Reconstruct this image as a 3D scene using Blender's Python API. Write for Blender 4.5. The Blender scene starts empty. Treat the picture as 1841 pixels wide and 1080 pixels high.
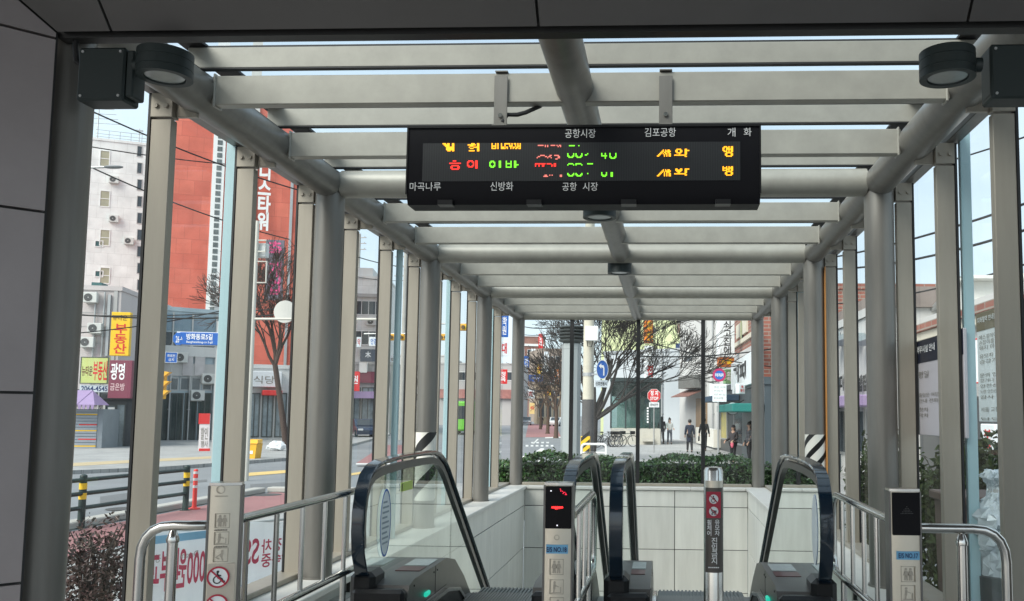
import bpy, math, random
from mathutils import Vector, Matrix
random.seed(7)
SC = bpy.context.scene
COL = SC.collection
R = math.radians
# ------------------------------------------------------------------ camera
F, YAW, PIT, ROL, CX, CY = 1574.4, .0419, .0839, .0074, 1130.9, 613.1
W0, H0 = 1841.0, 1080.0
EYE = Vector((0, 0, 1.4))
fw = Vector((-math.sin(YAW)*math.cos(PIT), math.cos(YAW)*math.cos(PIT), math.sin(PIT)))
_r = Vector((math.cos(YAW), math.sin(YAW), 0)); _u = _r.cross(fw)
cr = _r*math.cos(ROL)+_u*math.sin(ROL); cu = -_r*math.sin(ROL)+_u*math.cos(ROL)
cam = bpy.data.cameras.new('camera'); camo = bpy.data.objects.new('camera', cam); COL.objects.link(camo)
camo.matrix_world = Matrix(((cr.x, cu.x, -fw.x, EYE.x), (cr.y, cu.y, -fw.y, EYE.y), (cr.z, cu.z, -fw.z, EYE.z), (0, 0, 0, 1)))
cam.sensor_width = 36; cam.lens = F/W0*36
cam.shift_x = (W0/2-CX)/W0; cam.shift_y = (CY-H0/2)/W0
cam.clip_start = .05; cam.clip_end = 3000
SC.camera = camo
# ------------------------------------------------------------------ sky, sun, exposure
SUN_EL, SUN_AZ = R(42), R(222)          # azimuth clockwise from +Y: behind the camera, to the left
w = bpy.data.worlds.new('World'); SC.world = w; w.use_nodes = True
nt = w.node_tree; bg = nt.nodes['Background']
sky = nt.nodes.new('ShaderNodeTexSky'); sky.sky_type = 'NISHITA'; sky.sun_disc = False
sky.sun_elevation = SUN_EL; sky.sun_rotation = SUN_AZ
sky.air_density = 1.0; sky.dust_density = 2.5; sky.ozone_density = 1.0
tc = nt.nodes.new('ShaderNodeTexCoord'); mp = nt.nodes.new('ShaderNodeMapping'); mp.inputs['Scale'].default_value = (1.5, 1.5, 5)
nz = nt.nodes.new('ShaderNodeTexNoise'); nz.inputs['Scale'].default_value = 1.7; nz.inputs['Detail'].default_value = 6
rp = nt.nodes.new('ShaderNodeValToRGB'); rp.color_ramp.elements[0].position = .3; rp.color_ramp.elements[1].position = .75
rp.color_ramp.elements[0].color = (.5, .5, .5, 1); rp.color_ramp.elements[1].color = (.9, .9, .9, 1)
mx = nt.nodes.new('ShaderNodeMix'); mx.data_type = 'RGBA'; mx.inputs[7].default_value = (5.1, 5.95, 6.45, 1)   # thin high cloud
nt.links.new(tc.outputs['Generated'], mp.inputs['Vector']); nt.links.new(mp.outputs[0], nz.inputs['Vector'])
nt.links.new(nz.outputs['Fac'], rp.inputs[0]); nt.links.new(rp.outputs[0], mx.inputs[0])
nt.links.new(sky.outputs[0], mx.inputs[6]); nt.links.new(mx.outputs[2], bg.inputs['Color'])
bg.inputs['Strength'].default_value = .13
sl = bpy.data.lights.new('sun', 'SUN'); sl.energy = 2.8; sl.angle = R(40); sl.color = (1, .95, .87)
so = bpy.data.objects.new('sun', sl); COL.objects.link(so)
sdir = Vector((math.sin(SUN_AZ)*math.cos(SUN_EL), math.cos(SUN_AZ)*math.cos(SUN_EL), math.sin(SUN_EL)))
so.rotation_euler = sdir.to_track_quat('Z', 'Y').to_euler()
so.location = (0, -10, 30)
SC.view_settings.view_transform = 'Standard'; SC.view_settings.look = 'None'
SC.view_settings.exposure = .68; SC.view_settings.gamma = 1
SC.cycles.transparent_max_bounces = 32; SC.cycles.max_bounces = 8; SC.cycles.diffuse_bounces = 5
# ------------------------------------------------------------------ measuring helpers
def ray(px, py): return fw+cr*((px-CX)/F)-cu*((py-CY)/F)
def at(px, py, Y):
    d = ray(px, py); return EYE+d*(Y/d.y)
ZS = -.5                                  # street level
def G(px, py, z=ZS):
    d = ray(px, py); return EYE+d*((z-EYE.z)/d.z)
HZ = 746
class Fac:
    """an upright plane from the picture column px0 at distance Y0 to px1 at Y1"""
    def __init__(s, px0, Y0, px1, Y1):
        a = at(px0, HZ, Y0); b = at(px1, HZ, Y1)
        s.o = Vector((a.x, a.y, 0)); d = Vector((b.x-a.x, b.y-a.y, 0)); s.len = d.length; s.ex = d.normalized()
        s.ey = Vector((-s.ex.y, s.ex.x, 0))       # away from the viewer
        s.m = Matrix(((s.ex.x, s.ey.x, 0, s.o.x), (s.ex.y, s.ey.y, 0, s.o.y), (0, 0, 1, 0), (0, 0, 0, 1)))
    def hit(s, px, py):
        d = ray(px, py); t = (s.o-EYE).dot(s.ey)/d.dot(s.ey); p = EYE+d*t
        return (p-s.o).dot(s.ex), p.z
    def rect(s, px0, py0, px1, py1):
        """box limits u0,u1,v0,v1 of a picture rectangle on this plane"""
        pm = (py0+py1)/2; xm = (px0+px1)/2
        return s.hit(px0, pm)[0], s.hit(px1, pm)[0], s.hit(xm, py1)[1], s.hit(xm, py0)[1]
# ------------------------------------------------------------------ materials
MATS = {}
def M(name, c, rough=.6, metal=0, var=.12, sc=3.0, bump=0, streak=0, spec=.5, coat=0, isl=0, hue=0):
    if name in MATS: return MATS[name]
    m = bpy.data.materials.new(name); m.use_nodes = True; n = m.node_tree; b = n.nodes['Principled BSDF']
    b.inputs['Roughness'].default_value = rough; b.inputs['Metallic'].default_value = metal
    b.inputs['Specular IOR Level'].default_value = spec; b.inputs['Coat Weight'].default_value = coat
    b.inputs['Base Color'].default_value = (*c, 1)
    if var or bump:
        t = n.nodes.new('ShaderNodeTexCoord'); mp = n.nodes.new('ShaderNodeMapping')
        mp.inputs['Scale'].default_value = (1, 1, .12 if streak else 1)
        z = n.nodes.new('ShaderNodeTexNoise'); z.inputs['Scale'].default_value = sc; z.inputs['Detail'].default_value = 6
        z.inputs['Roughness'].default_value = .65
        n.links.new(t.outputs['Object'], mp.inputs[0]); n.links.new(mp.outputs[0], z.inputs['Vector'])
        x = n.nodes.new('ShaderNodeMix'); x.data_type = 'RGBA'
        x.inputs[6].default_value = (*[max(0, k*(1-var*1.6)) for k in c], 1); x.inputs[7].default_value = (*[min(1, k*(1+var*1.6)) for k in c], 1)
        n.links.new(z.outputs['Fac'], x.inputs[0]); n.links.new(x.outputs[2], b.inputs['Base Color'])
        if isl:                                                       # each slab / leaf a little different
            gi = n.nodes.new('ShaderNodeNewGeometry'); hs = n.nodes.new('ShaderNodeHueSaturation'); mr = n.nodes.new('ShaderNodeMapRange')
            mr.inputs[3].default_value = 1-isl; mr.inputs[4].default_value = 1+isl
            n.links.new(gi.outputs['Random Per Island'], mr.inputs[0]); n.links.new(mr.outputs[0], hs.inputs['Value']); n.links.new(x.outputs[2], hs.inputs['Color'])
            if hue:
                mh = n.nodes.new('ShaderNodeMapRange'); mh.inputs[3].default_value = .5-hue; mh.inputs[4].default_value = .5+hue*.4
                wn = n.nodes.new('ShaderNodeTexWhiteNoise'); wn.noise_dimensions = '1D'; n.links.new(gi.outputs['Random Per Island'], wn.inputs['W']); n.links.new(wn.outputs['Value'], mh.inputs[0]); n.links.new(mh.outputs[0], hs.inputs['Hue'])
            n.links.new(hs.outputs[0], b.inputs['Base Color'])
        if bump:
            bn = n.nodes.new('ShaderNodeBump'); bn.inputs['Strength'].default_value = bump; bn.inputs['Distance'].default_value = .02
            n.links.new(z.outputs['Fac'], bn.inputs['Height']); n.links.new(bn.outputs[0], b.inputs['Normal'])
        if not metal:
            rr = n.nodes.new('ShaderNodeMapRange'); rr.inputs[3].default_value = rough*.85; rr.inputs[4].default_value = min(1, rough*1.2)
            n.links.new(z.outputs['Fac'], rr.inputs[0]); n.links.new(rr.outputs[0], b.inputs['Roughness'])
    MATS[name] = m; return m
def EM(name, c, s):
    if name in MATS: return MATS[name]
    m = bpy.data.materials.new(name); m.use_nodes = True; b = m.node_tree.nodes['Principled BSDF']
    b.inputs['Base Color'].default_value = (*[k*.3 for k in c], 1); b.inputs['Emission Color'].default_value = (*c, 1); b.inputs['Emission Strength'].default_value = s
    MATS[name] = m; return m
def GLASS(name, tint, refl=.9, ior=1.45):
    m = bpy.data.materials.new(name); m.use_nodes = True; n = m.node_tree; n.nodes.remove(n.nodes['Principled BSDF'])
    o = n.nodes['Material Output']; tr = n.nodes.new('ShaderNodeBsdfTransparent'); tr.inputs[0].default_value = (*tint, 1)
    g = n.nodes.new('ShaderNodeBsdfGlossy'); g.inputs['Roughness'].default_value = .02; g.inputs[0].default_value = (.9, .95, .95, 1)
    fr = n.nodes.new('ShaderNodeLayerWeight'); fr.inputs[0].default_value = .5          # facing: same from both sides
    pw = n.nodes.new('ShaderNodeMath'); pw.operation = 'POWER'; pw.inputs[1].default_value = 4.5
    mu = n.nodes.new('ShaderNodeMath'); mu.operation = 'MULTIPLY_ADD'; mu.inputs[1].default_value = refl; mu.inputs[2].default_value = .045*refl
    x = n.nodes.new('ShaderNodeMixShader'); n.links.new(fr.outputs['Facing'], pw.inputs[0]); n.links.new(pw.outputs[0], mu.inputs[0]); n.links.new(mu.outputs[0], x.inputs[0])
    n.links.new(tr.outputs[0], x.inputs[1]); n.links.new(g.outputs[0], x.inputs[2])
    df = n.nodes.new('ShaderNodeBsdfDiffuse'); df.inputs[0].default_value = (.62, .60, .56, 1); y = n.nodes.new('ShaderNodeMixShader')      # dust and smears
    t = n.nodes.new('ShaderNodeTexCoord'); nz = n.nodes.new('ShaderNodeTexNoise'); nz.inputs['Scale'].default_value = 2.2; nz.inputs['Detail'].default_value = 8; nz.inputs['Roughness'].default_value = .7
    mr = n.nodes.new('ShaderNodeMapRange'); mr.inputs[1].default_value = .45; mr.inputs[2].default_value = .8; mr.inputs[3].default_value = .008; mr.inputs[4].default_value = .07
    n.links.new(t.outputs['Object'], nz.inputs['Vector']); n.links.new(nz.outputs['Fac'], mr.inputs[0]); n.links.new(mr.outputs[0], y.inputs[0])
    n.links.new(x.outputs[0], y.inputs[1]); n.links.new(df.outputs[0], y.inputs[2]); n.links.new(y.outputs[0], o.inputs[0])
    MATS[name] = m; return m
def BRICK(name, c1, c2, mortar, bw, bh, ms=.01, rough=.75, flat=False, off=.5):
    """courses of blocks laid in metres; upright walls use (x+y, z), flat ground uses (x, y)"""
    m = bpy.data.materials.new(name); m.use_nodes = True; n = m.node_tree; b = n.nodes['Principled BSDF']; b.inputs['Roughness'].default_value = rough
    t = n.nodes.new('ShaderNodeTexCoord'); br = n.nodes.new('ShaderNodeTexBrick'); br.offset = off
    if flat: n.links.new(t.outputs['Object'], br.inputs['Vector'])
    else:
        s = n.nodes.new('ShaderNodeSeparateXYZ'); a = n.nodes.new('ShaderNodeMath'); a.operation = 'ADD'; k = n.nodes.new('ShaderNodeCombineXYZ')
        n.links.new(t.outputs['Object'], s.inputs[0]); n.links.new(s.outputs[0], a.inputs[0]); n.links.new(s.outputs[1], a.inputs[1])
        n.links.new(a.outputs[0], k.inputs[0]); n.links.new(s.outputs[2], k.inputs[1]); n.links.new(k.outputs[0], br.inputs['Vector'])
    br.inputs['Color1'].default_value = (*c1, 1); br.inputs['Color2'].default_value = (*c2, 1); br.inputs['Mortar'].default_value = (*mortar, 1)
    br.inputs['Scale'].default_value = 1; br.inputs['Brick Width'].default_value = bw; br.inputs['Row Height'].default_value = bh; br.inputs['Mortar Size'].default_value = ms
    z = n.nodes.new('ShaderNodeTexNoise'); z.inputs['Scale'].default_value = .8; z.inputs['Detail'].default_value = 5
    n.links.new(t.outputs['Object'], z.inputs['Vector'])
    x = n.nodes.new('ShaderNodeMix'); x.data_type = 'RGBA'; x.blend_type = 'MULTIPLY'; x.inputs[0].default_value = .45
    n.links.new(br.outputs['Color'], x.inputs[6]); n.links.new(z.outputs['Fac'], x.inputs[7])
    g = n.nodes.new('ShaderNodeMix'); g.data_type = 'RGBA'; g.blend_type = 'MULTIPLY'; g.inputs[0].default_value = 1; g.inputs[7].default_value = (1.25, 1.25, 1.25, 1)
    n.links.new(x.outputs[2], g.inputs[6]); n.links.new(g.outputs[2], b.inputs['Base Color'])
    MATS[name] = m; return m
steel = M('painted_steel', (.185, .176, .160), .38, .35, .20, 9, streak=1)
alum = M('champagne_aluminium', (.325, .294, .245), .42, .3, .13, 8, streak=1)
beamm = M('beam_paint', (.32, .307, .268), .42, .15, .17, 5)
gask = M('black_gasket', (.012, .012, .013), .6, 0, 0)
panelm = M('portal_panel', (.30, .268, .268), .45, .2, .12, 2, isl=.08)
paneld = M('portal_panel_shaded', (.10, .096, .094), .5, .2, .10, 2, isl=.08)  # darker copy of the side panel material, soffit shade put into the colour
dkgreen = M('lamp_paint', (.013, .022, .022), .5, 0, .1, 6)
chrome = M('polished_steel', (.62, .61, .58), .18, 1, .06, 8)
satin = M('satin_steel', (.62, .57, .48), .36, .85, .06, 9)
blackp = M('black_plastic', (.004, .004, .006), .5, 0, 0, spec=.15)
blackg = M('black_screen', (.004, .004, .006), .15, 0, 0, spec=.12)
rubber = M('handrail_rubber', (.005, .015, .028), .16, 0, .05, 4, coat=.6)
decal = M('deck_metal', (.16, .153, .147), .35, .7, .1, 6)
deckd = M('deck_dark', (.010, .010, .011), .35, .3, .1, 6)
stepm = M('step_metal', (.13, .14, .14), .45, .7, .1, 6)
tilem = M('wall_tile', (.60, .60, .56), .42, 0, .17, 5, streak=1, isl=.09)
joint = M('tile_joint', (.035, .035, .035), .8, 0, 0)
stone = M('coping_stone', (.58, .57, .54), .42, 0, .10, 5)
floorm = BRICK('landing_tile', (.48, .47, .44), (.43, .42, .40), (.10, .10, .10), .6, .6, .006, .45, True, 0)
white = M('white_paint', (.78, .78, .76), .5, 0, .05, 3)
offw = M('offwhite_sheet', (.72, .70, .64), .5, 0, .04, 4)
black = M('black_paint', (.014, .014, .014), .5, 0, 0)
redp = M('red_paint', (.62, .03, .03), .45, 0, .06, 3)
bluep = M('blue_paint', (.015, .12, .46), .45, 0, .05, 3)
ltblue = M('light_blue_label', (.16, .42, .66), .45, 0, .05, 3)
yell = M('yellow_paint', (.80, .50, .02), .45, 0, .06, 3)
oran = M('orange_paint', (.80, .22, .02), .45, 0, .06, 3)
pink = M('pink_paint', (.75, .08, .25), .45, 0, .05, 3)
gtext = M('grey_print', (.22, .20, .17), .5, 0, 0)
etch = M('etched_line', (.42, .38, .32), .5, .4, 0)
wing = M('window_glass', (.035, .045, .055), .08, 0, .3, .6, spec=.7)
wingb = M('blue_window_glass', (.16, .24, .30), .08, 0, .3, .5, spec=.8)
conc = M('concrete', (.40, .39, .36), .8, 0, .12, 2, .2)
galv = M('galvanised', (.42, .43, .43), .45, .5, .1, 4)
bark = M('bark', (.062, .052, .046), .9, 0, .3, 12, .4)
twig = M('twig_brown', (.10, .068, .052), .9, 0, .2, 8)
leafm = M('hedge_leaf', (.035, .085, .022), .30, 0, .5, 3, isl=.6, hue=.04)
leafd = M('winter_leaf', (.058, .034, .026), .5, 0, .4, 4, isl=.6, hue=.04)
leafy = M('shrub_leaf', (.045, .065, .022), .65, 0, .3, 4, isl=.4, hue=.04, spec=.2)
skin = M('skin', (.48, .30, .22), .55, 0, .05, 8)
hairm = M('hair', (.015, .012, .011), .5, 0, 0)
wire = M('cable', (.015, .015, .016), .6, 0, 0)
G_roof = GLASS('roof_glass', (.88, .95, .97), .5)
G_wall = GLASS('wall_glass', (.94, .98, .98), .5)
G_bal = GLASS('balustrade_glass', (.78, .89, .85), 2.0)
# ------------------------------------------------------------------ mesh builder
class MB:
    def __init__(s, m=None): s.v = []; s.f = []; s.mi = []; s.k = 0; s.m = m
    def P(s, p):
        p = Vector(p); p = s.m @ p if s.m is not None else p
        s.v.append(p); return len(s.v)-1
    def face(s, *ids): s.f.append(ids); s.mi.append(s.k)
    def quad(s, *ps): s.face(*[s.P(p) for p in ps])
    def box(s, x0, x1, y0, y1, z0, z1, b=0):
        x0, x1 = min(x0, x1), max(x0, x1); y0, y1 = min(y0, y1), max(y0, y1); z0, z1 = min(z0, z1), max(z0, z1)
        if not b:
            i = [s.P((x, y, z)) for z in (z0, z1) for y in (y0, y1) for x in (x0, x1)]
            for q in ((0, 2, 3, 1), (4, 5, 7, 6), (0, 1, 5, 4), (2, 6, 7, 3), (0, 4, 6, 2), (1, 3, 7, 5)): s.face(*[i[k] for k in q])
            return
        b = min(b, (x1-x0)*.49, (y1-y0)*.49, (z1-z0)*.49); X = (x0, x1); Y = (y0, y1); Z = (z0, z1); sg = (1, -1); d = {}
        for a in (0, 1):
            for c in (0, 1):
                for e in (0, 1):
                    d[a, c, e, 0] = s.P((X[a], Y[c]+sg[c]*b, Z[e]+sg[e]*b)); d[a, c, e, 1] = s.P((X[a]+sg[a]*b, Y[c], Z[e]+sg[e]*b)); d[a, c, e, 2] = s.P((X[a]+sg[a]*b, Y[c]+sg[c]*b, Z[e]))
        for a in (0, 1):
            def fl(q): s.face(*(q if a else q[::-1]))
            fl([d[a, 0, 0, 0], d[a, 1, 0, 0], d[a, 1, 1, 0], d[a, 0, 1, 0]])
            fl([d[0, a, 0, 1], d[0, a, 1, 1], d[1, a, 1, 1], d[1, a, 0, 1]])
            fl([d[0, 0, a, 2], d[1, 0, a, 2], d[1, 1, a, 2], d[0, 1, a, 2]])
        for a in (0, 1):
            for c in (0, 1):
                s.face(d[a, c, 0, 0], d[a, c, 1, 0], d[a, c, 1, 1], d[a, c, 0, 1])
                s.face(d[a, 0, c, 0], d[a, 1, c, 0], d[a, 1, c, 2], d[a, 0, c, 2])
                s.face(d[0, a, c, 1], d[1, a, c, 1], d[1, a, c, 2], d[0, a, c, 2])
                for e in (0, 1): s.face(d[a, c, e, 0], d[a, c, e, 1], d[a, c, e, 2])
    def tube(s, pts, r, n=10, cap=True, closed=False):
        pts = [Vector(p) for p in pts]; rs = r if isinstance(r, (list, tuple)) else [r]*len(pts); rings = []; up = None
        for i, p in enumerate(pts):
            if closed: t = pts[(i+1) % len(pts)]-pts[i-1]
            else: t = pts[min(i+1, len(pts)-1)]-pts[max(i-1, 0)]
            t.normalize()
            if up is None: up = Vector((0, 0, 1)) if abs(t.z) < .9 else Vector((1, 0, 0))
            a = t.cross(up); a = a.normalized() if a.length > 1e-6 else t.orthogonal().normalized(); b = a.cross(t); up = b
            rings.append([s.P(p+(a*math.cos(2*math.pi*k/n)+b*math.sin(2*math.pi*k/n))*rs[i]) for k in range(n)])
        m = len(rings)
        for i in range(m if closed else m-1):
            A, B = rings[i], rings[(i+1) % m]
            for k in range(n): s.face(A[k], A[(k+1) % n], B[(k+1) % n], B[k])
        if cap and not closed: s.face(*rings[0][::-1]); s.face(*rings[-1])
    def cyl(s, a, b, r, r1=None, n=16, cap=True): s.tube([a, b], [r, r if r1 is None else r1], n, cap)
    def ext(s, poly, vec):
        vec = Vector(vec); a = [s.P(p) for p in poly]; b = [s.P(Vector(p)+vec) for p in poly]; n = len(poly)
        s.face(*a[::-1]); s.face(*b)
        for i in range(n): s.face(a[i], a[(i+1) % n], b[(i+1) % n], b[i])
    def lathe(s, prof, c=(0, 0, 0), n=24):
        c = Vector(c); rings = [[s.P(c+Vector((r*math.cos(2*math.pi*k/n), r*math.sin(2*math.pi*k/n), z))) for k in range(n)] for r, z in prof]
        for A, B in zip(rings, rings[1:]):
            for k in range(n): s.face(A[k], A[(k+1) % n], B[(k+1) % n], B[k])
        s.face(*rings[0][::-1]); s.face(*rings[-1])
    def ball(s, c, r, n=12, m=8, jit=0):
        c = Vector(c); r = r if isinstance(r, (tuple, list)) else (r, r, r)
        top = s.P(c+Vector((0, 0, r[2]))); bot = s.P(c-Vector((0, 0, r[2]))); rings = []
        for j in range(1, m):
            th = math.pi*j/m
            rings.append([s.P(c+Vector((r[0]*math.sin(th)*math.cos(2*math.pi*k/n), r[1]*math.sin(th)*math.sin(2*math.pi*k/n), r[2]*math.cos(th)))*1+Vector((random.uniform(-jit, jit), random.uniform(-jit, jit), random.uniform(-jit, jit)))) for k in range(n)])
        for k in range(n): s.face(top, rings[0][k], rings[0][(k+1) % n]); s.face(bot, rings[-1][(k+1) % n], rings[-1][k])
        for A, B in zip(rings, rings[1:]):
            for k in range(n): s.face(A[k], B[k], B[(k+1) % n], A[(k+1) % n])
    def disc(s, c, r, ax, ay, n=28, thick=None):
        c, ax, ay = Vector(c), Vector(ax), Vector(ay); r = r if isinstance(r, tuple) else (r, r)
        p = [c+ax*(r[0]*math.cos(2*math.pi*k/n))+ay*(r[1]*math.sin(2*math.pi*k/n)) for k in range(n)]
        if thick is None: s.face(*[s.P(q) for q in p])
        else: s.ext(p, thick)
    def ring(s, c, r0, r1, ax, ay, n=28, thick=(0, 0, 0)):
        c, ax, ay, t = Vector(c), Vector(ax), Vector(ay), Vector(thick)
        def rr(r, o): return [s.P(c+o+ax*(r*math.cos(2*math.pi*k/n))+ay*(r*math.sin(2*math.pi*k/n))) for k in range(n)]
        a, b, e, d = rr(r0, t), rr(r1, t), rr(r0, t*0), rr(r1, t*0)
        for A, B in ((a, b), (b, d), (d, e), (e, a)):
            for k in range(n): s.face(A[k], A[(k+1) % n], B[(k+1) % n], B[k])
    def sweep(s, pts, sec):
        """pts in (y,z) at x=sec[..][0]: section (x, along the outward normal)"""
        rings = []; N = len(pts)
        for i, (y, z) in enumerate(pts):
            a, b = pts[max(i-1, 0)], pts[min(i+1, N-1)]; t = Vector((b[0]-a[0], b[1]-a[1])).normalized(); nn = Vector((-t.y, t.x))
            rings.append([s.P((x, y+nn.x*o, z+nn.y*o)) for x, o in sec])
        n = len(sec)
        for A, B in zip(rings, rings[1:]):
            for k in range(n): s.face(A[k], B[k], B[(k+1) % n], A[(k+1) % n])
        s.face(*rings[0]); s.face(*rings[-1][::-1])
    def build(s, name, mats, parent=None, origin=None, smooth=True, ang=34):
        off = Vector(parent['_o']) if parent is not None and '_o' in parent else Vector(origin or (0, 0, 0))
        me = bpy.data.meshes.new(name); me.from_pydata([p-off for p in s.v], [], s.f); me.update()
        for m in (mats if isinstance(mats, (list, tuple)) else [mats]): me.materials.append(m)
        if any(s.mi): me.polygons.foreach_set('material_index', s.mi)
        if smooth:
            me.shade_smooth(); me.set_sharp_from_angle(angle=R(ang))
        o = bpy.data.objects.new(name, me); COL.objects.link(o)
        if parent is not None: o.parent = parent; o['_o'] = tuple(off)
        elif origin: o.location = off; o['_o'] = tuple(off)
        return o
def tag(o, label, cat, group=None):
    o['label'] = label; o['category'] = cat
    if group: o['group'] = group
    return o
def thing(name, label, cat, loc, group=None):
    o = bpy.data.objects.new(name, None); COL.objects.link(o); o.location = loc; o['_o'] = tuple(loc); o.empty_display_size = .2
    return tag(o, label, cat, group)
def struct(o): o['kind'] = 'structure'; return o
def kids(o): return [c for c in bpy.data.objects if c.parent == o]
def dup(root, loc, rz=0, label=None):
    mp = {}
    for c in kids(root): mp[c] = kids(c)
    r = root.copy(); COL.objects.link(r); r.location = loc; r.rotation_euler = (0, 0, rz)
    if label: r['label'] = label
    for c, gs in mp.items():
        d = c.copy(); COL.objects.link(d); d.parent = r
        for g in gs:
            e = g.copy(); COL.objects.link(e); e.parent = d
    return r
def txt(body, fr, box, mat, parent, name='lettering', off=.004, bold=0, thick=.003, mirror=False, spacing=1.0, line=.95):
    """letters fitted into the local rectangle (u0,u1,v0,v1) of the upright frame fr"""
    c = bpy.data.curves.new(name, 'FONT'); c.body = body; c.align_x = 'CENTER'; c.offset = bold; c.resolution_u = 3; c.space_character = spacing; c.space_line = line
    t = bpy.data.objects.new(name, c); COL.objects.link(t); me = bpy.data.meshes.new_from_object(t)
    bpy.data.objects.remove(t); bpy.data.curves.remove(c)
    xs = [v.co.x for v in me.vertices]; ys = [v.co.y for v in me.vertices]
    if not xs: return None
    x0, x1, y0, y1 = min(xs), max(xs), min(ys), max(ys); u0, u1, v0, v1 = box
    b = MB(fr); 
    def X(x):
        k = (x-x0)/max(1e-6, x1-x0); k = 1-k if mirror else k
        return u0+(u1-u0)*k
    for v in me.vertices: b.P((X(v.co.x), -off-thick, v0+(v1-v0)*(v.co.y-y0)/max(1e-6, y1-y0)))
    for p in me.polygons: b.face(*p.vertices)
    n = len(b.v)
    bpy.data.meshes.remove(me)
    return b.build(name, mat, parent, smooth=False)
def ptxt(fac, body, px, mat, parent, **k):
    return txt(body, fac.m, fac.rect(*px), mat, parent, **k)
def psign(name, label, cat, fac, px, mat, texts=(), thick=.12, off=.0, frame=None, group=None, plate=None):
    """a sign board standing in front of plane fac; texts: (body, px rect, material, bold)"""
    u0, u1, v0, v1 = fac.rect(*px); c = fac.m @ Vector(((u0+u1)/2, -off, v0))
    r = thing(name, label, cat, c, group)
    b = MB(fac.m); b.box(u0, u1, -off-thick, -off, v0, v1, min(.012, thick*.3)); b.build('board', mat, r)
    if frame:
        b = MB(fac.m); e = (v1-v0)*.03; q = -off-thick-.01
        for a in ((u0, u1, v1-e, v1), (u0, u1, v0, v0+e), (u0, u0+e, v0+e, v1-e), (u1-e, u1, v0+e, v1-e)): b.box(a[0], a[1], q, q+.02, a[2], a[3])
        b.build('frame', frame, r)
    for t in texts: txt(t[0], fac.m, fac.rect(*t[1]), t[2], r, off=off+thick+.003, bold=t[3] if len(t) > 3 else .01, thick=.004, **(t[4] if len(t) > 4 else {}))
    return r
exec_order = []
# ================================================================== THE ENTRANCE
XL, XR, ZT, ZL, Y0 = -2.672, 1.647, 3.212, .14, 3.75
XM = (XL+XR)/2
NB = 4; YE = Y0+3*NB
can = thing('entrance_canopy', 'glazed steel canopy of grey tubes and beige posts over the escalators', 'canopy', (XM, Y0, 0))
for X, s in ((XL, -1), (XR, 1)):
    for k in range(NB+1):
        b = MB(); Y = Y0+3*k; z0 = ZL if k else 0; X_ = X; X = X+(0 if k else s*.045)
        b.cyl((X, Y, z0), (X, Y, ZT-.02), .112, n=32)
        if k: b.cyl((X, Y, z0), (X, Y, z0+.012), .125, n=32)
        b.build('column', steel, can); X = X_
    b = MB(); b.tube([(X, Y0-.05, ZT), (X, YE+.1, ZT)], .118, 28)
    for j in range(NB*3+1):                                        # weld seams where the beams meet the tube
        Y = Y0+j
    b.build('side_tube', steel, can)
b = MB(); b.tube([(XM, Y0-.05, ZT+.0), (XM, YE, ZT)], .105, 28); b.build('ridge_tube', steel, can)
for j in range(NB*3+1):
    Y = Y0+j; b = MB()
    if j % 3 == 0:
        b.cyl((XL+.1, Y, ZT), (XR-.1, Y, ZT), .108, n=28); b.build('cross_tube', beamm, can)
    else:
        b.box(XL+.1, XR-.1, Y-.035, Y+.035, ZT-.085, ZT+.085, .006)
        for X in (XL+.118, XR-.118): b.box(X-.006, X+.006, Y-.045, Y+.045, ZT-.095, ZT+.095, .003)
        b.build('roof_beam', beamm, can)
    b = MB(); b.box(XL-.05, XR+.05, Y-.03, Y-.002, 3.345, 3.465, .003); g = b.build('glazing_bar', beamm, can)
    b = MB(); b.box(XL-.05, XR+.05, Y-.034, Y+.004, 3.336, 3.344); b.box(XL-.05, XR+.05, Y-.02, Y+.01, 3.466, 3.479); b.build('gasket', gask, g)
for X in (XL-.02, XR+.02):
    b = MB(); b.box(X-.05, X+.05, Y0-.1, YE+.1, 3.30, 3.345, .004); b.build('edge_bar', steel, can)
    b = MB(); b.box(X-.07, X+.07, Y0-.1, YE+.1, 3.475, 3.49); b.build('edge_gasket', gask, can)
b = MB()
for j in range(NB*3):
    for xa, xb in ((XL-.2, XM-.01), (XM+.01, XR+.2)):
        y0, y1 = Y0+j+.008, Y0+j+.992; b.quad((xa, y0, 3.485), (xb, y0, 3.485), (xb, y1, 3.485), (xa, y1, 3.485))
b.build('roof_glass', G_roof, can, smooth=False)
# uprights, glass walls, sills
for X, s in ((XL, -1), (XR, 1)):
    for j in range(0, NB*3+1):
        Y = Y0+j; xa, xb = X+s*.125, X+s*.245
        if j == NB*3: continue
        b = MB(); b.box(xa, xb, Y-.03, Y+.03, ZL, 3.05, .004); p = b.build('upright', alum, can)
        b = MB(); b.box(xa-s*.004, xb+s*.002, Y-.036, Y+.036, 3.06, 3.2, .003); b.box(xa-s*.004, X, Y+.0, Y+.03, 3.07, 3.15, .003)
        for q in (.03, .09):
            b.cyl((xa+s*q, Y-.048, 3.125), (xa+s*q, Y-.03, 3.125), .014, n=8)
        b.build('bracket', alum, p)
        b = MB(); b.box(xb+s*.001, xb+s*.016, Y-.034, Y+.034, ZL, 3.2); b.build('gasket', gask, p)
    xg = X+s*.27
    b = MB()
    for j in range(NB*3):
        y0, y1 = Y0+j+.006, Y0+j+.994; b.quad((xg, y0, ZL+.02), (xg, y1, ZL+.02), (xg, y1, 3.45), (xg, y0, 3.45))
    b.build('wall_glass', G_wall, can, smooth=False)
    b = MB(); b.box(X+s*.11, X+s*.30, Y0, YE, ZL, ZL+.04, .006); b.build('sill', alum, can)
    b = MB(); b.box(X+s*.20, X+s*.29, Y0, YE, 3.21, 3.29, .004); b.build('head_rail', steel, can)
fin = M('pale_blue_fin', (.36, .52, .56), .35, 0, .04, 2)
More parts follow.
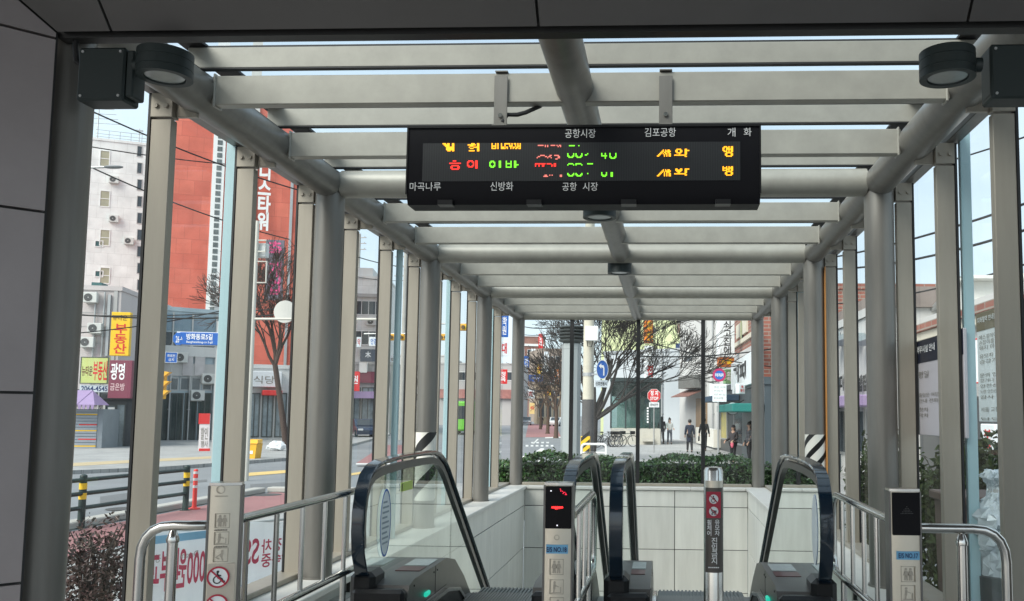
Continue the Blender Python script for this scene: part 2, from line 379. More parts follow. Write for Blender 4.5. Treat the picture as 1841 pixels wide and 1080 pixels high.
for X0, X1, Y in ((XL-.262, XL-.33, 5.75), (XL-.262, XL-.32, 11.75), (XR+.285, XR+.355, 5.75), (XR+.262, XR+.36, 12.75), (XL-.262, XL-.30, 14.75), (XL-.11, XL-.05, 8.85)):
    b = MB(); b.box(X0, X1, Y-.02, Y+.02, ZL+.0, 3.28, .004); b.build('glass_fin', fin, can)
# end wall
b = MB(); b.box(XL+.12, XR-.12, YE-.06, YE+.06, ZL, ZL+.05, .006); b.build('end_sill', alum, can)
for px in (1027, 1147, 1264):
    x = at(px, 720, YE).x; b = MB(); b.box(x-.035, x+.035, YE-.03, YE+.03, ZL+.05, ZT-.1, .003); b.build('mullion', gask, can)
b = MB(); b.quad((XL+.12, YE, ZL+.05), (XR-.12, YE, ZL+.05), (XR-.12, YE, ZT), (XL+.12, YE, ZT)); b.build('end_glass', G_wall, can, smooth=False)
# portal of bevelled panels
por = thing('entrance_portal', 'dark grey panelled portal frame around the mouth of the entrance', 'portal', (XM, 3.5, 0))
PY, BV = 3.55, .75
PX0 = at(70, 540, PY).x; PX1 = 2*XM-PX0; PZ = at(520, 52, PY).z
def bev(p, k): return p
b = MB(); g = .006
xs = [PX0]+[at(px, 55, PY).x for px in (200, 968, 1740)]+[PX1]
for a, c in zip(xs, xs[1:]):
    oa = a-BV if a == PX0 else a; oc = c+BV if c == PX1 else c
    b.ext([(a+g, PY, PZ), (c-g, PY, PZ), (oc-g, PY-BV, PZ+BV), (oa+g, PY-BV, PZ+BV)], (0, .03, .03))
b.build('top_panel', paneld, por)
for X, s in ((PX0, -1), (PX1, 1)):
    b = MB(); zs = [-.02, .71, 1.49, 2.23, PZ-.035, PZ]
    zs = [-.02]+[at(px_, py_, PY).z for px_, py_ in ((33, 1048), (58, 706), (78, 381))]+[PZ-.03]
    for z0, z1 in zip(zs, zs[1:]):
        b.ext([(X, PY, z0+g), (X+s*BV, PY-BV, z0+g), (X+s*BV, PY-BV, z1-g), (X, PY, z1-g)], (s*.03, .03, 0))
    b.ext([(X, PY, PZ-.03+g), (X+s*BV, PY-BV, PZ-.03+g), (X+s*BV, PY-BV, PZ+BV-.01), (X, PY, PZ-.006)], (s*.03, .03, 0))
    b.build('side_panel', panelm, por)
b = MB(); b.box(PX0-.02, PX1+.02, PY+.035, PY+.10, PZ-.012, PZ+.45); b.ext([(PX0, PY+.03, PZ+.02), (PX1, PY+.03, PZ+.02), (PX1+BV, PY-BV+.03, PZ+BV+.02), (PX0-BV, PY-BV+.03, PZ+BV+.02)], (0, .2, .2))
b.box(PX0-BV-.4, PX1+BV+.4, PY-BV-.5, PY-BV, PZ+BV, PZ+BV+.5)
for X, s in ((PX0, -1), (PX1, 1)):
    b.ext([(X+s*.012, PY+.03, -.02), (X+s*(BV+.012), PY-BV+.03, -.02), (X+s*(BV+.012), PY-BV+.03, PZ+BV), (X+s*.012, PY+.03, PZ+.02)], (s*.12, .02, 0))
b.build('backing', black, por)
b = MB(); b.box(-5.2, 4.2, -4.5, PY-BV-.02, PZ+BV+.02, PZ+BV+.45); b.build('added_shade_slab', paneld, por)  # unseen slab over the camera, added to shade the soffit and interior
# ground, well and landing
HX0, HX1, HY1 = XL-.34, XR+.34, YE+.15
b = MB(); z = ZS; B = 900
for q in ((-B, -60, HX0, B), (HX1, -60, B, B), (HX0, HY1, HX1, B), (HX0, -60, HX1, 2.3)):
    b.quad((q[0], q[1], z), (q[2], q[1], z), (q[2], q[3], z), (q[0], q[3], z))
asph = M('asphalt', (.20, .21, .22), .85, 0, .22, .35, .1)
struct(b.build('road', asph, smooth=False))
b = MB(); b.box(HX0, HX1, -6, 6.9, ZS, -.02); b.box(HX0, -2.05, 6.9, 7.0, ZS, -.02)
struct(b.build('landing_base', conc)); 
b = MB(); b.quad((HX0, -6, 0), (HX1, -6, 0), (HX1, 6.9, 0), (HX0, 6.9, 0)); b.box(HX0, HX1, -6, 6.9, -.018, -.004); struct(b.build('landing_floor', floorm, smooth=False))
WXL, WXR, WYE = -2.47, 1.44, 15.5
def tiles(name, label, o, ex, length, zs, us, nrm):
    """wall of tile slabs with open joints"""
    fr = Matrix(((ex[0], -ex[1], 0, o[0]), (ex[1], ex[0], 0, o[1]), (0, 0, 1, 0), (0, 0, 0, 1)))
    r = thing(name, label, 'wall', (o[0], o[1], -2.6))
    b = MB(fr); b.box(0, length, .012, .2, -2.6, ZL-.05); b.build('backing', joint, r)
    b = MB(fr); g = .006
    for a, c in zip(us, us[1:]):
        for e, d in zip(zs, zs[1:]): b.box(a+g, c-g, 0, .02, e+g, d-g, .003)
    b.build('tile', tilem, r)
    return fr, r
zs = [-2.6, -1.66, -.93, -.2, ZL-.05]
us_end = [0]+[at(px, 900, WYE).x-WXL for px in (1053, 1213)]+[WXR-WXL]
frE, rE = tiles('well_wall', 'pale tiled wall closing the far end of the escalator well', (WXL, WYE), (1, 0), WXR-WXL, zs, us_end, -1)
ys = [0, 1.2]+[1.2+1.45*k for k in range(1, 6)]; ys = [y for y in ys if y < WYE-6.95]+[WYE-6.95]
frL, rL = tiles('well_wall', 'pale tiled wall along the left side of the escalator well', (WXL, 6.95), (0, 1), WYE-6.95, zs, ys, 1)
frR, rR = tiles('well_wall', 'pale tiled wall along the right side of the escalator well', (WXR, WYE), (0, -1), WYE-6.95, zs, [WYE-6.95-y for y in ys[::-1]], 1)
def coping(parent, x0, x1, y0, y1, n, alongy):
    b = MB()
    for k in range(n):
        if alongy:
            a = y0+(y1-y0)*k/n; c = y0+(y1-y0)*(k+1)/n; b.box(x0, x1, a+.002, c-.002, ZL-.05, ZL, .006)
        else:
            a = x0+(x1-x0)*k/n; c = x0+(x1-x0)*(k+1)/n; b.box(a+.002, c-.002, y0, y1, ZL-.05, ZL, .006)
    b.build('coping', stone, parent)
coping(rL, HX0, WXL+.03, 4.0, HY1, 9, True); coping(rR, WXR-.03, HX1, 4.0, HY1, 9, True); coping(rE, WXL+.034, WXR-.034, WYE-.03, HY1, 4, False)
for r, x0, x1 in ((rL, HX0, WXL-.04), (rR, WXR+.04, HX1)):
    b = MB(); b.box(x0, x1, 4.0, HY1, 0, ZL-.052); b.build('upstand', stone, r)
b = MB(); b.box(WXL, WXR, 6.95, WYE, -2.75, -2.62); struct(b.build('well_floor', conc))
# ------------------------------------------------------------------ escalators
RAIL = [(5.40, .36), (5.30, .40), (5.22, .47), (5.165, .58), (5.145, .70), (5.15, .82), (5.185, .935), (5.25, 1.02), (5.36, 1.07), (5.52, 1.092), (5.9, 1.105), (6.4, 1.105), (6.72, 1.10), (6.90, 1.075), (7.05, 1.02), (7.18, .945)]
sl_ = math.tan(R(36)); RAIL += [(7.18+k*.5, .945-k*.5*sl_) for k in range(1, 8)]
def offp(pts, d):
    out = []
    for i, (y, z) in enumerate(pts):
        a, b = pts[max(i-1, 0)], pts[min(i+1, len(pts)-1)]; t = Vector((b[0]-a[0], b[1]-a[1])).normalized()
        out.append((y+t.y*d, z-t.x*d))
    return out
DECK = [(5.30, 0), (5.26, .30), (5.30, .37), (5.40, .39), (6.20, .39), (6.45, .34), (6.75, .17)]+[(6.75+k*.5, .17-k*.5*sl_) for k in range(1, 8)]
def escalator(xl, xr, wl, wr, label, marks):
    """handrails at xl and xr; wl, wr widths of the inner decks"""
    r = thing('escalator', label, 'escalator', ((xl+xr)/2, 5.2, 0), 'escalators going down')
    for x, s, wd in ((xl, 1, wl), (xr, -1, wr)):
        h = .036; t = .015
        b = MB(); b.sweep(RAIL[::-1], [(x-h, -t), (x-h-.004, -.004), (x-h+.006, t*.8), (x-h*.5, t*1.15), (x+h*.5, t*1.15), (x+h-.006, t*.8), (x+h+.004, -.004), (x+h, -t)]); hr = b.build('handrail', rubber, r, ang=50)
        ip = offp(RAIL, .05)
        b = MB(); b.sweep(ip[3:][::-1], [(x-.020, -.014), (x-.020, .034), (x+.020, .034), (x+.020, -.014)]); b.build('rail_guide', decal, r)
        gp = offp(RAIL, .065)[3:]; dk = [(y+.10, z-.01) for y, z in DECK[3:]]
        poly = [(x-.006, y, z) for y, z in gp]+[(x-.006, y, z) for y, z in dk[::-1]]
        b = MB()
        # strip glass between rail and deck so the panel stays flat
        import bisect
        def dz(y):
            for (a, c), (d, e) in zip(dk, dk[1:]):
                if a <= y <= d: return c+(e-c)*(y-a)/(d-a)
            return dk[0][1] if y < dk[0][0] else dk[-1][1]
        low = [(max(y, 5.30), min(z, dz(y)) if y < 5.6 else dz(y)) for y, z in gp]
        N = [b.P((x, y, z)) for y, z in gp]; Lw = [b.P((x, y if i > 4 else max(y, 5.30), .42 if i < 5 else dz(y))) for i, (y, z) in enumerate(gp)]
        for i in range(len(gp)-1): b.face(N[i], N[i+1], Lw[i+1], Lw[i])
        gl = b.build('balustrade_glass', G_bal, r, smooth=False)
        xa, xb = (x-.10, x+s*wd) if s > 0 else (x+.10, x-wd)
        xo = x-s*.055; xi = x+s*wd
        b = MB(); pl = DECK+[(10.5, -3.1), (7.0, -.45), (6.7, -.05)]
        b.ext([(xo, y, z) for y, z in pl], (xi-xo, 0, 0)); dkp = b.build('deck', decal, r, ang=25)
        b = MB(); lo = [(5.35, 0), (5.40, .12), (5.7, .18), (6.15, .18), (6.5, .12), (6.8, -.04)]+[(6.8+k*.5, -.04-k*.5*sl_) for k in range(1, 7)]
        b.sweep(lo[::-1], [(xi, -.012), (xi, .012), (xi+s*.03, .012), (xi+s*.03, -.012)]); b.build('skirt_trim', chrome, r)
        b = MB(); b.ext([(xi, y, z-.012) for y, z in lo]+[(xi, 10, -2.7), (xi, 7.0, -.2), (xi, 5.25, -.01)], (s*.018, 0, 0)); b.build('skirt', deckd, r)
        b = MB(); b.box(min(xo, xi)+.005, max(xo, xi)-.005, 5.20, 5.28, .0, .36, .02); b.box(x-.075, x+.075, 5.235, 5.46, .2, .455, .03); b.build('newel_cover', deckd, r)
        b = MB(); b.box(xi, xi+s*.0015, 5.9, 5.904, .2, .385); b.box(xi, xi+s*.0015, 5.33, 6.2, .205, .208); [b.cyl((xi, yy, .35), (xi+s*.003, yy, .35), .006, n=8) for yy in (5.4, 5.86, 5.95)]; b.build('panel_seam', blackp, r)
        if (s > 0) == (marks == 1): b = MB(); b.box(min(xi, xi+s*.022), max(xi, xi+s*.022), 5.62, 5.71, .235, .265, .006); b.build('indicator', EM('teal_light', (.02, .55, .38), .6), r)
        b = MB(); yy = 5.9; b.box(min(x+s*.07, xi-s*.04), max(x+s*.07, xi-s*.04), 5.66, 5.82, .391, .394); b.build('warning_plate', M('maroon_plate', (.10, .02, .02), .3, 0, 0), r)
        b = MB(); b.box(min(x+s*.07, xi-s*.04), max(x+s*.07, xi-s*.04), 5.86, 6.12, .391, .394); b.build('notice_plate', M('grey_plate', (.45, .47, .47), .35, .2, .2, 40), r)
    x0, x1 = xl+wl, xr-wr
    b = MB(); b.box(xl-.1, xr+.1, 4.55, 6.55, .0, .006); n = int((x1-x0-.08)/.022)
    for k in range(n):
        x = x0+.04+k*.022; b.box(x, x+.011, 4.6, 6.55, .006, .012)
    b.build('floor_plate', stepm, r)
    b = MB(); b.box(x0, x1, 6.55, 6.9, 0, .012); 
    for k in range(n):
        x = x0+.04+k*.022; b.box(x, x+.011, 6.56, 6.9, .012, .018)
    b.build('comb_plate', M('comb', (.16, .16, .15), .4, .6, .1, 6), r)
    for k in range(7):
        y = 6.9+k*.4; z = -.02-max(0, k-.5)*.4*sl_*.9
        b = MB(); b.box(x0+.03, x1-.03, y, y+.4, z-.3, z-.01, .004)
        for q in range(int((x1-x0-.08)/.03)): b.box(x0+.04+q*.03, x0+.055+q*.03, y+.005, y+.395, z-.01, z)
        b.build('step', stepm, r)
    return r
e1 = escalator(-1.80, -.565, .27, .22, 'left escalator with oval and green stickers on its glass side', 1)
e2 = escalator(-.285, .93, .20, .27, 'right escalator with a chrome bollard standing before its plate', 2)
def glass_sticker(esc, x, yc, zc, ry, rz, mat, lines=True):
    gl = [c for c in kids(esc) if c.name.startswith('balustrade_glass')]
    p = min(gl, key=lambda g: abs(sum(v.co.x for v in g.data.vertices)/len(g.data.vertices)+Vector(g['_o']).x-x))
    b = MB(); b.disc((x+.008, yc, zc), (ry, rz), (0, 1, 0), (0, 0, 1), 32, (.002, 0, 0)); b.build('sticker', mat, p)
    fr = Matrix(((0, -1, 0, x+.012), (1, 0, 0, 0), (0, 0, 1, 0), (0, 0, 0, 1)))
    b = MB(); b.ring((x+.0115, yc, zc), .94, 1.0, (0, ry, 0), (0, 0, rz), 36, (.001, 0, 0)); b.build('sticker_rim', bluep if lines else black, p)
    if lines:
        b = MB()
        for k in range(9):
            zz = zc+rz*(.62-.15*k); hw = ry*.62*math.sqrt(max(.05, 1-((zz-zc)/rz)**2)); b.box(x+.0112, x+.0125, yc-hw, yc+hw*(1 if k % 3 else .5), zz-.008, zz+.004)
        b.build('sticker_print', M('sticker_grey', (.30, .36, .42), .5, 0, 0), p)
paper = M('paper_white', (.80, .84, .86), .5, 0, .05, 6)
glass_sticker(e1, -1.80, 5.62, .70, .105, .215, paper)
p_ = [c for c in kids(e1) if c.name.startswith('balustrade_glass')][0]
b = MB(); b.box(-1.795, -1.792, 5.98, 6.22, .865, .925, .001); b.build('green_sticker', M('lime_film', (.50, .62, .12), .5, 0, .05, 5), p_)
b = MB(); b.box(-1.7918, -1.791, 5.955, 5.975, .87, .92); b.box(-1.7918, -1.791, 6.225, 6.25, .87, .92); b.build('sticker_arrow', black, p_)
glass_sticker(e2, .918, 5.55, .70, .10, .215, paper)
# ------------------------------------------------------------------ handrail fences
def arc(a, c, b, n=5):
    a, c, b = Vector(a), Vector(c), Vector(b); return [(a*(1-t)+c*t)*(1-t)+(c*(1-t)+b*t)*t for t in [k/n for k in range(n+1)]]
def fence(label, xc, y0, y1, x_out, drop=True):
    """rail fence beside an escalator: lengthwise at xc from y0 to y1, turning outwards to x_out at its near end"""
    r = thing('handrail_fence', label, 'handrail', (xc, (y0+y1)/2, 0), 'stainless handrails at the escalators')
    zt, zb = .93, .47; pts = []
    if x_out is not None:
        s = 1 if x_out > xc else -1
        pts += [Vector((x_out, y0, .02))]+arc((x_out, y0, zt-.14), (x_out, y0, zt), (x_out-s*.14, y0, zt))+arc((xc+s*.10, y0, zt), (xc, y0, zt), (xc, y0+.10, zt))
    else: pts += [Vector((xc, y0, zt))]
    pts += arc((xc, y1-.14, zt), (xc, y1, zt), (xc, y1, zt-.14))
    pts += arc((xc, y1, zb+.10), (xc, y1, zb), (xc, y1-.10, zb)) + [Vector((xc, y0, zb))]
    if x_out is not None: pts += [Vector((x_out, y0+.0, zb))] if False else []
    b = MB(); b.tube(pts, .0205, 14); b.build('rail', chrome, r)
    n = max(3, int((y1-y0)/.27))
    for k in range(1, n):
        y = y0+(y1-y0)*k/n; b = MB(); b.cyl((xc, y, zb), (xc, y, zt), .0125, n=10); b.build('baluster', chrome, r)
    for y in ((y0+.05, y1-.3) if x_out is None else (y0+.45, y1-.3)):
        b = MB(); b.cyl((xc, y, .006), (xc, y, zb), .018, n=12); b.cyl((xc, y, .006), (xc, y, .018), .045, n=16); b.build('post', chrome, r)
    if x_out is not None:
        x = x_out*.55+xc*.45; b = MB(); b.cyl((x, y0, .006), (x, y0, zt-.06), .021, n=14); b.lathe([(.024, 0), (.026, .012), (.02, .03), (.012, .05)], (x, y0, zt-.07), 14); b.cyl((x, y0, zt-.05), (x, y0, zt-.01), .008, n=8); b.build('post', chrome, r)
    return r
fence('stainless handrail left of the left escalator, behind the plain totem', -1.87, 3.60, 5.42, -2.17)
fence('stainless handrail between the two escalators', -.43, 4.15, 5.35, None)
fence('stainless handrail right of the right escalator, behind totem 17', 1.03, 3.82, 5.48, 1.44)
# ------------------------------------------------------------------ totems and bollard
def slash_wheel(p, fac, cxp, cyp, rp, parent, off, stroller=False):
    u, v = fac.hit(cxp, cyp); r = abs(fac.hit(cxp+rp, cyp)[0]-u); ax, az = Vector((1, 0, 0)), Vector((0, 0, 1))
    b = MB(fac.m); b.disc((u, -off, v), r*.99, (r and 1, 0, 0), (0, 0, 1), 32, (0, -.001, 0)); b.build('sign_face', paper, parent)
    b = MB(fac.m); b.ring((u, -off-.001, v), r*.84, r, (1, 0, 0), (0, 0, 1), 32, (0, -.002, 0)); d = r*.62
    b.ext([(u-d-r*.05, -off-.0035, v+d-r*.05), (u-d+r*.05, -off-.0035, v+d+r*.05), (u+d+r*.05, -off-.0035, v-d+r*.05), (u+d-r*.05, -off-.0035, v-d-r*.05)], (0, -.001, 0))
    b.build('red_ring', M('sign_crimson', (.42, .02, .05), .5, 0, 0), parent)
    b = MB(fac.m); q = -off-.0015
    if not stroller:
        b.ring((u-r*.08, q, v-r*.25), r*.28, r*.38, (1, 0, 0), (0, 0, 1), 22, (0, -.001, 0)); b.disc((u-r*.05, q, v+r*.5), r*.12, (1, 0, 0), (0, 0, 1), 14, (0, -.001, 0))
        for a, c in (((-.08, .42), (-.02, -.1)), ((-.02, -.1), (.32, -.12)), ((.32, -.12), (.46, -.42)), ((-.05, .2), (.25, .12)), ((.46, -.42), (.6, -.40))):
            a, c = Vector((u+a[0]*r, q, v+a[1]*r)), Vector((u+c[0]*r, q, v+c[1]*r)); t = (c-a).normalized(); nn = Vector((-t.z, 0, t.x))*r*.065
            b.ext([a-nn, c-nn, c+nn, a+nn], (0, -.001, 0))
    else:
        b.ring((u-r*.25, q, v-r*.45), r*.08, r*.18, (1, 0, 0), (0, 0, 1), 14, (0, -.001, 0)); b.ring((u+r*.25, q, v-r*.45), r*.08, r*.18, (1, 0, 0), (0, 0, 1), 14, (0, -.001, 0))
        b.disc((u+r*.05, q, v+r*.1), r*.13, (1, 0, 0), (0, 0, 1), 14, (0, -.001, 0))
        for a, c in (((-.45, .4), (-.2, -.2)), ((-.2, -.2), (.4, -.2)), ((.4, -.2), (.45, .15)), ((.45, .15), (.05, -.1))):
            a, c = Vector((u+a[0]*r, q, v+a[1]*r)), Vector((u+c[0]*r, q, v+c[1]*r)); t = (c-a).normalized(); nn = Vector((-t.z, 0, t.x))*r*.075
            b.ext([a-nn, c-nn, c+nn, a+nn], (0, -.001, 0))
    b.build('pictogram', black, parent)
def totem(label, px0, px1, pytop, Y, screen_py=None, skew=0):
    fac = Fac(px0, Y-skew, px1, Y+skew); u0, u1, v0, v1 = fac.rect(px0, pytop, px1, pytop+2); zt = v1
    u0, u1 = fac.hit(px0, pytop+100)[0], fac.hit(px1, pytop+100)[0]
    r = thing('sensor_totem', label, 'totem', fac.m @ Vector(((u0+u1)/2, .05, 0)), 'escalator sensor posts'); d = .10
    n = 8; prof = [(u0, .0+.012)]+[(u0+(u1-u0)*k/n, .012-.012*math.sin(math.pi*k/n)) for k in range(1, n)]+[(u1, .012), (u1, d-.02), (u1-.02, d), (u0+.02, d), (u0, d-.02)]
    b = MB(fac.m); b.ext([(u, w, .005) for u, w in prof], (0, 0, zt-.012-.005)); b.build('body', satin, r, ang=30)
    b = MB(fac.m); b.ext([(u, w, zt-.011) for u, w in prof], (0, 0, .011)); b.build('cap', chrome, r, ang=30)
    b = MB(fac.m)
    for u in (u0, u1): b.box(u-.004, u+.004, .008, d-.02, .005, zt-.012)
    b.build('side_trim', decal, r)
    sv = None
    if screen_py:
        sv = fac.hit((px0+px1)/2, screen_py)[1]; b = MB(fac.m); m = (u1-u0)*.06; b.box(u0+m, u1-m*.6, -.006, .02, sv, zt-.014, .002); b.build('screen', blackg, r)
    return r, fac, (u0, u1, zt, sv)
def outline(fac, r, u0, u1, v0, v1, off, t=.0016, mat=etch, name='etched_frame'):
    b = MB(fac.m)
    for a in ((u0, u1, v1-t, v1), (u0, u1, v0, v0+t), (u0, u0+t, v0, v1), (u1-t, u1, v0, v1)): b.box(a[0], a[1], -off-.001, -off+.004, a[2], a[3])
    return b.build(name, mat, r)
def picto(fac, r, u0, u1, v0, v1, off, kind):
    outline(fac, r, u0, u1, v0, v1, off); b = MB(fac.m); W, H = u1-u0, v1-v0
    def bar(a, c, t=.05):
        a, c = Vector((u0+a[0]*W, -off, v0+a[1]*H)), Vector((u0+c[0]*W, -off, v0+c[1]*H)); q = (c-a).normalized(); nn = Vector((-q.z, 0, q.x))*W*t
        b.ext([a-nn, c-nn, c+nn, a+nn], (0, -.001, 0))
    if kind == 0:
        for x in (.34, .66):
            b.disc((u0+x*W, -off, v0+.82*H), W*.09, (1, 0, 0), (0, 0, 1), 12, (0, -.001, 0)); bar((x, .72), (x, .38), .10); bar((x-.05, .4), (x-.08, .1)); bar((x+.05, .4), (x+.08, .1)); bar((x-.1, .66), (x-.17, .42), .03); bar((x+.1, .66), (x+.17, .42), .03)
    elif kind == 1:
        b.disc((u0+.36*W, -off, v0+.80*H), W*.09, (1, 0, 0), (0, 0, 1), 12, (0, -.001, 0)); bar((.36, .7), (.33, .35), .08); bar((.33, .35), (.3, .12), .04); bar((.36, .6), (.66, .5), .03); bar((.15, .1), (.8, .1), .03); bar((.8, .1), (.8, .5), .03)
    else:
        b.disc((u0+.6*W, -off, v0+.78*H), W*.09, (1, 0, 0), (0, 0, 1), 12, (0, -.001, 0)); bar((.6, .68), (.55, .35), .08); bar((.55, .35), (.66, .1), .04); bar((.52, .55), (.25, .4), .03); bar((.15, .35), (.4, .2), .03)
    b.build('etched_pictogram', etch, r)
def line_text(fac, r, u0, u1, v, h, off, n=7, mat=gtext):
    b = MB(fac.m); wd = (u1-u0)/n
    for k in range(n): b.box(u0+wd*k+wd*.12, u0+wd*(k+1)-wd*.1, -off-.001, -off+.002, v, v+h*random.uniform(.75, 1))
    b.build('fine_print', mat, r)
# left plain totem with etched pictograms
r, fc, (u0, u1, zt, _) = totem('plain steel totem with two red-ringed wheelchair and pram bans at left', 371, 430, 868, 3.56, None, .02)
U = lambda f: u0+(u1-u0)*f
rc = fc.rect(385, 923, 413, 948)
for k, (a, c) in enumerate(((923, 949), (956, 979), (985, 1010))):
    q = fc.rect(386-(k*1.5), a, 413-(k*1.5), c); picto(fc, r, q[0], q[1], q[2], q[3], .002, k)
for yy in (951, 981): q = fc.rect(385, yy, 409, yy+3); line_text(fc, r, q[0], q[1], q[2], q[3]-q[2], .002, 8)
q = fc.rect(386, 891, 410, 892.5); line_text(fc, r, q[0], q[1], q[2], q[3]-q[2], .002, 12, etch)
b = MB(fc.m); u, v = fc.hit(397, 880); b.ring((u, -.001, v), .014, .017, (1, 0, 0), (0, 0, 1), 20, (0, -.001, 0)); b.build('etched_emblem', etch, r)
q = fc.rect(368, 1013, 426, 1080+60); b = MB(fc.m); b.box(q[0]+.006, q[1]-.012, -.0015, .003, q[2], q[3]); b.build('sign_plate', M('warm_grey_plate', (.50, .45, .38), .4, .3, .03, 4), r)
slash_wheel(None, fc, 392.5, 1037, 20.5, r, .003); slash_wheel(None, fc, 390, 1087, 20.5, r, .003, True)
# middle totem
r, fc, (u0, u1, zt, sv) = totem('steel totem labelled 18 with red lit display between the escalators', 977, 1028, 868, 4.0, 950)
redl = EM('red_led', (1, .02, .02), 3); redd = EM('dim_red_led', (.9, .02, .06), 1.2)
b = MB(fc.m)
for k in range(16):
    x = 992+k*1.3; q = fc.rect(x, 910.5-(k % 3)*.4, x+.9, 915.5+random.uniform(-2, .5) if 3 < k < 12 else 913, ); b.box(q[0], q[1], -.008, -.005, q[2], q[3])
b.build('display_digits', redl, r)
b = MB(fc.m)
for x, y in ((1007, 878), (1008, 880), (1008, 882), (1011, 882), (1013, 884), (1012, 886), (1015, 884), (1017, 886), (1018, 888), (1016, 888)):
    q = fc.rect(x, y, x+1.4, y+1.4); b.box(q[0], q[1], -.008, -.005, q[2], q[3])
b.build('signal_dots', redd, r)
for x, y in ((990, 881), (1001, 943)):
    b = MB(fc.m); q = fc.rect(x, y, x+2, y+2); b.box(q[0], q[1], -.008, -.005, q[2], q[3]); b.build('pilot_lamp', EM('white_led', (.9, .9, 1), 1.0), r)
q = fc.rect(982, 979, 1021, 995); b = MB(fc.m); b.box(q[0], q[1], -.003, .012, q[2], q[3]); b.build('number_label', ltblue, r)
ptxt(fc, 'E/S NO.18', (983, 983, 1019, 992), M('navy_ink', (.01, .03, .12), .5, 0, 0), r, off=.003, bold=.02)
for k, (a, c) in enumerate(((1005, 1033), (1042, 1068), (1074, 1100))):
    q = fc.rect(988, a, 1013, c); picto(fc, r, q[0], q[1], q[2], q[3], .001, k)
b = MB(fc.m); u, v = fc.hit(1001, 966); b.ring((u, -.001, v), .009, .012, (1, 0, 0), (0, 0, 1), 20, (0, -.001, 0)); b.build('etched_emblem', etch, r)
# right totem
r, fc, (u0, u1, zt, sv) = totem('steel totem labelled 17 with dark display by the right handrail', 1602, 1657, 879, 3.72, 962)
b = MB(fc.m); b.k = 0
for k in range(5):
    for j in range(k*2+1):
        q = fc.rect(1629-k*2.6+j*2.6, 910+k*3, 1630.3-k*2.6+j*2.6, 911.2+k*3); b.box(q[0], q[1], -.008, -.005, q[2], q[3])
b.build('dot_pattern', M('dim_dot', (.07, .07, .07), .4, 0, 0), r)
q = fc.rect(1612, 991, 1653, 1006); b = MB(fc.m); b.box(q[0], q[1], -.003, .012, q[2], q[3]); b.build('number_label', ltblue, r)
ptxt(fc, 'E/S NO.17', (1615, 994, 1650, 1003), MATS['navy_ink'], r, off=.003, bold=.02)
for k, (a, c) in enumerate(((1018, 1046), (1052, 1080))):
    q = fc.rect(1620, a, 1646, c); picto(fc, r, q[0], q[1], q[2], q[3], .001, k)
# bollard with sign plate
c = at(1283, 900, 4.55); fc = Fac(1266, 4.5, 1300, 4.5); zt = fc.hit(1283, 840)[1]
r = thing('sign_bollard', 'round chrome bollard with wheelchair and pram ban plate', 'bollard', (c.x, 4.56, 0))
b = MB(); b.lathe([(.075, 0.004), (.075, .02), (.05, .024), (.05, zt-.02), (.043, zt-.004), (.02, zt)], (c.x, 4.56, 0), 28); b.build('post', chrome, r, ang=40)
q0, q1 = fc.rect(1268, 877, 1298, 1030), None
b = MB()
n = 10
def arcw(x0, x1, z0, z1, rad, t=.004):
    a0 = math.asin(max(-1, min(1, (x0-c.x)/rad))); a1 = math.asin(max(-1, min(1, (x1-c.x)/rad)))
    pa = [(c.x+rad*math.sin(a0+(a1-a0)*k/n), 4.56-rad*math.cos(a0+(a1-a0)*k/n)) for k in range(n+1)]
    for (xa, ya), (xb, yb) in zip(pa, pa[1:]): b.quad((xa, ya, z0), (xb, yb, z0), (xb, yb, z1), (xa, ya, z1))
arcw(c.x-.044, c.x+.044, q0[2], q0[3], .054); b.build('plate', M('plate_brown', (.10, .088, .078), .4, .4, .08, 6), r)
b = MB(); arcw(c.x-.044, c.x+.044, q0[3], q0[3]+.035, .053); b.build('plate_cap', satin, r)
fb = Fac(1266, 4.503, 1300, 4.503)
b = MB(fb.m); q = fb.rect(1270, 884, 1296, 931); b.box(q[0], q[1], -.002, .008, q[2], q[3]); b.build('red_backing', M('sign_crimson', (.42, .02, .05), .5, 0, 0), r)
slash_wheel(None, fb, 1283, 897, 10, r, .003); slash_wheel(None, fb, 1283, 919, 10, r, .003, True)
whi = M('white_ink', (.85, .85, .85), .5, 0, 0)
ptxt(fb, '휠\n체\n어', (1271, 934, 1279, 963), whi, r, off=.0, bold=.01); ptxt(fb, '유\n모\n차', (1285, 934, 1294, 963), whi, r, off=.0, bold=.01)
ptxt(fb, '진\n입\n금\n지', (1279, 966, 1290, 1014), whi, r, off=.0, bold=.012)
q = fb.rect(1273, 1019, 1293, 1021); line_text(fb, r, q[0], q[1], q[2], q[3]-q[2], .0, 6, whi)
# ------------------------------------------------------------------ LED board
YS_ = 4.56; fs = Fac(730, YS_, 1368, YS_)
tl = fs.rect(731, 224, 1367, 366); zt, zb = at(1049, 226, YS_).z, at(1049, 365, YS_).z
u0, u1 = fs.hit(732, 295)[0], fs.hit(1367, 295)[0]
led = thing('departure_board', 'black LED departure board hanging from the canopy beam', 'display board', fs.m @ Vector(((u0+u1)/2, .1, zb)))
b = MB(fs.m); b.ext([(u0, .0, zb+.06), (u0, 0, zt), (u0, .17, zt), (u0, .17, zb), (u0, .03, zb)], (u1-u0, 0, 0))
b.build('housing', blackp, led)
b = MB(fs.m)
for u in (u0, u1): b.box(u-.004, u+.004, -.006, .172, zb+.05, zt+.003)
b.box(u0, u1, -.008, .0, zt-.008, zt+.004)
for px in (800, 960, 1130, 1300):
    u = fs.hit(px, 364)[0]; b.box(u-.04, u+.04, -.003, .06, zb-.006, zb+.02)
b.build('edge_trim', deckd, led)
q = fs.rect(760, 256, 1331, 325)
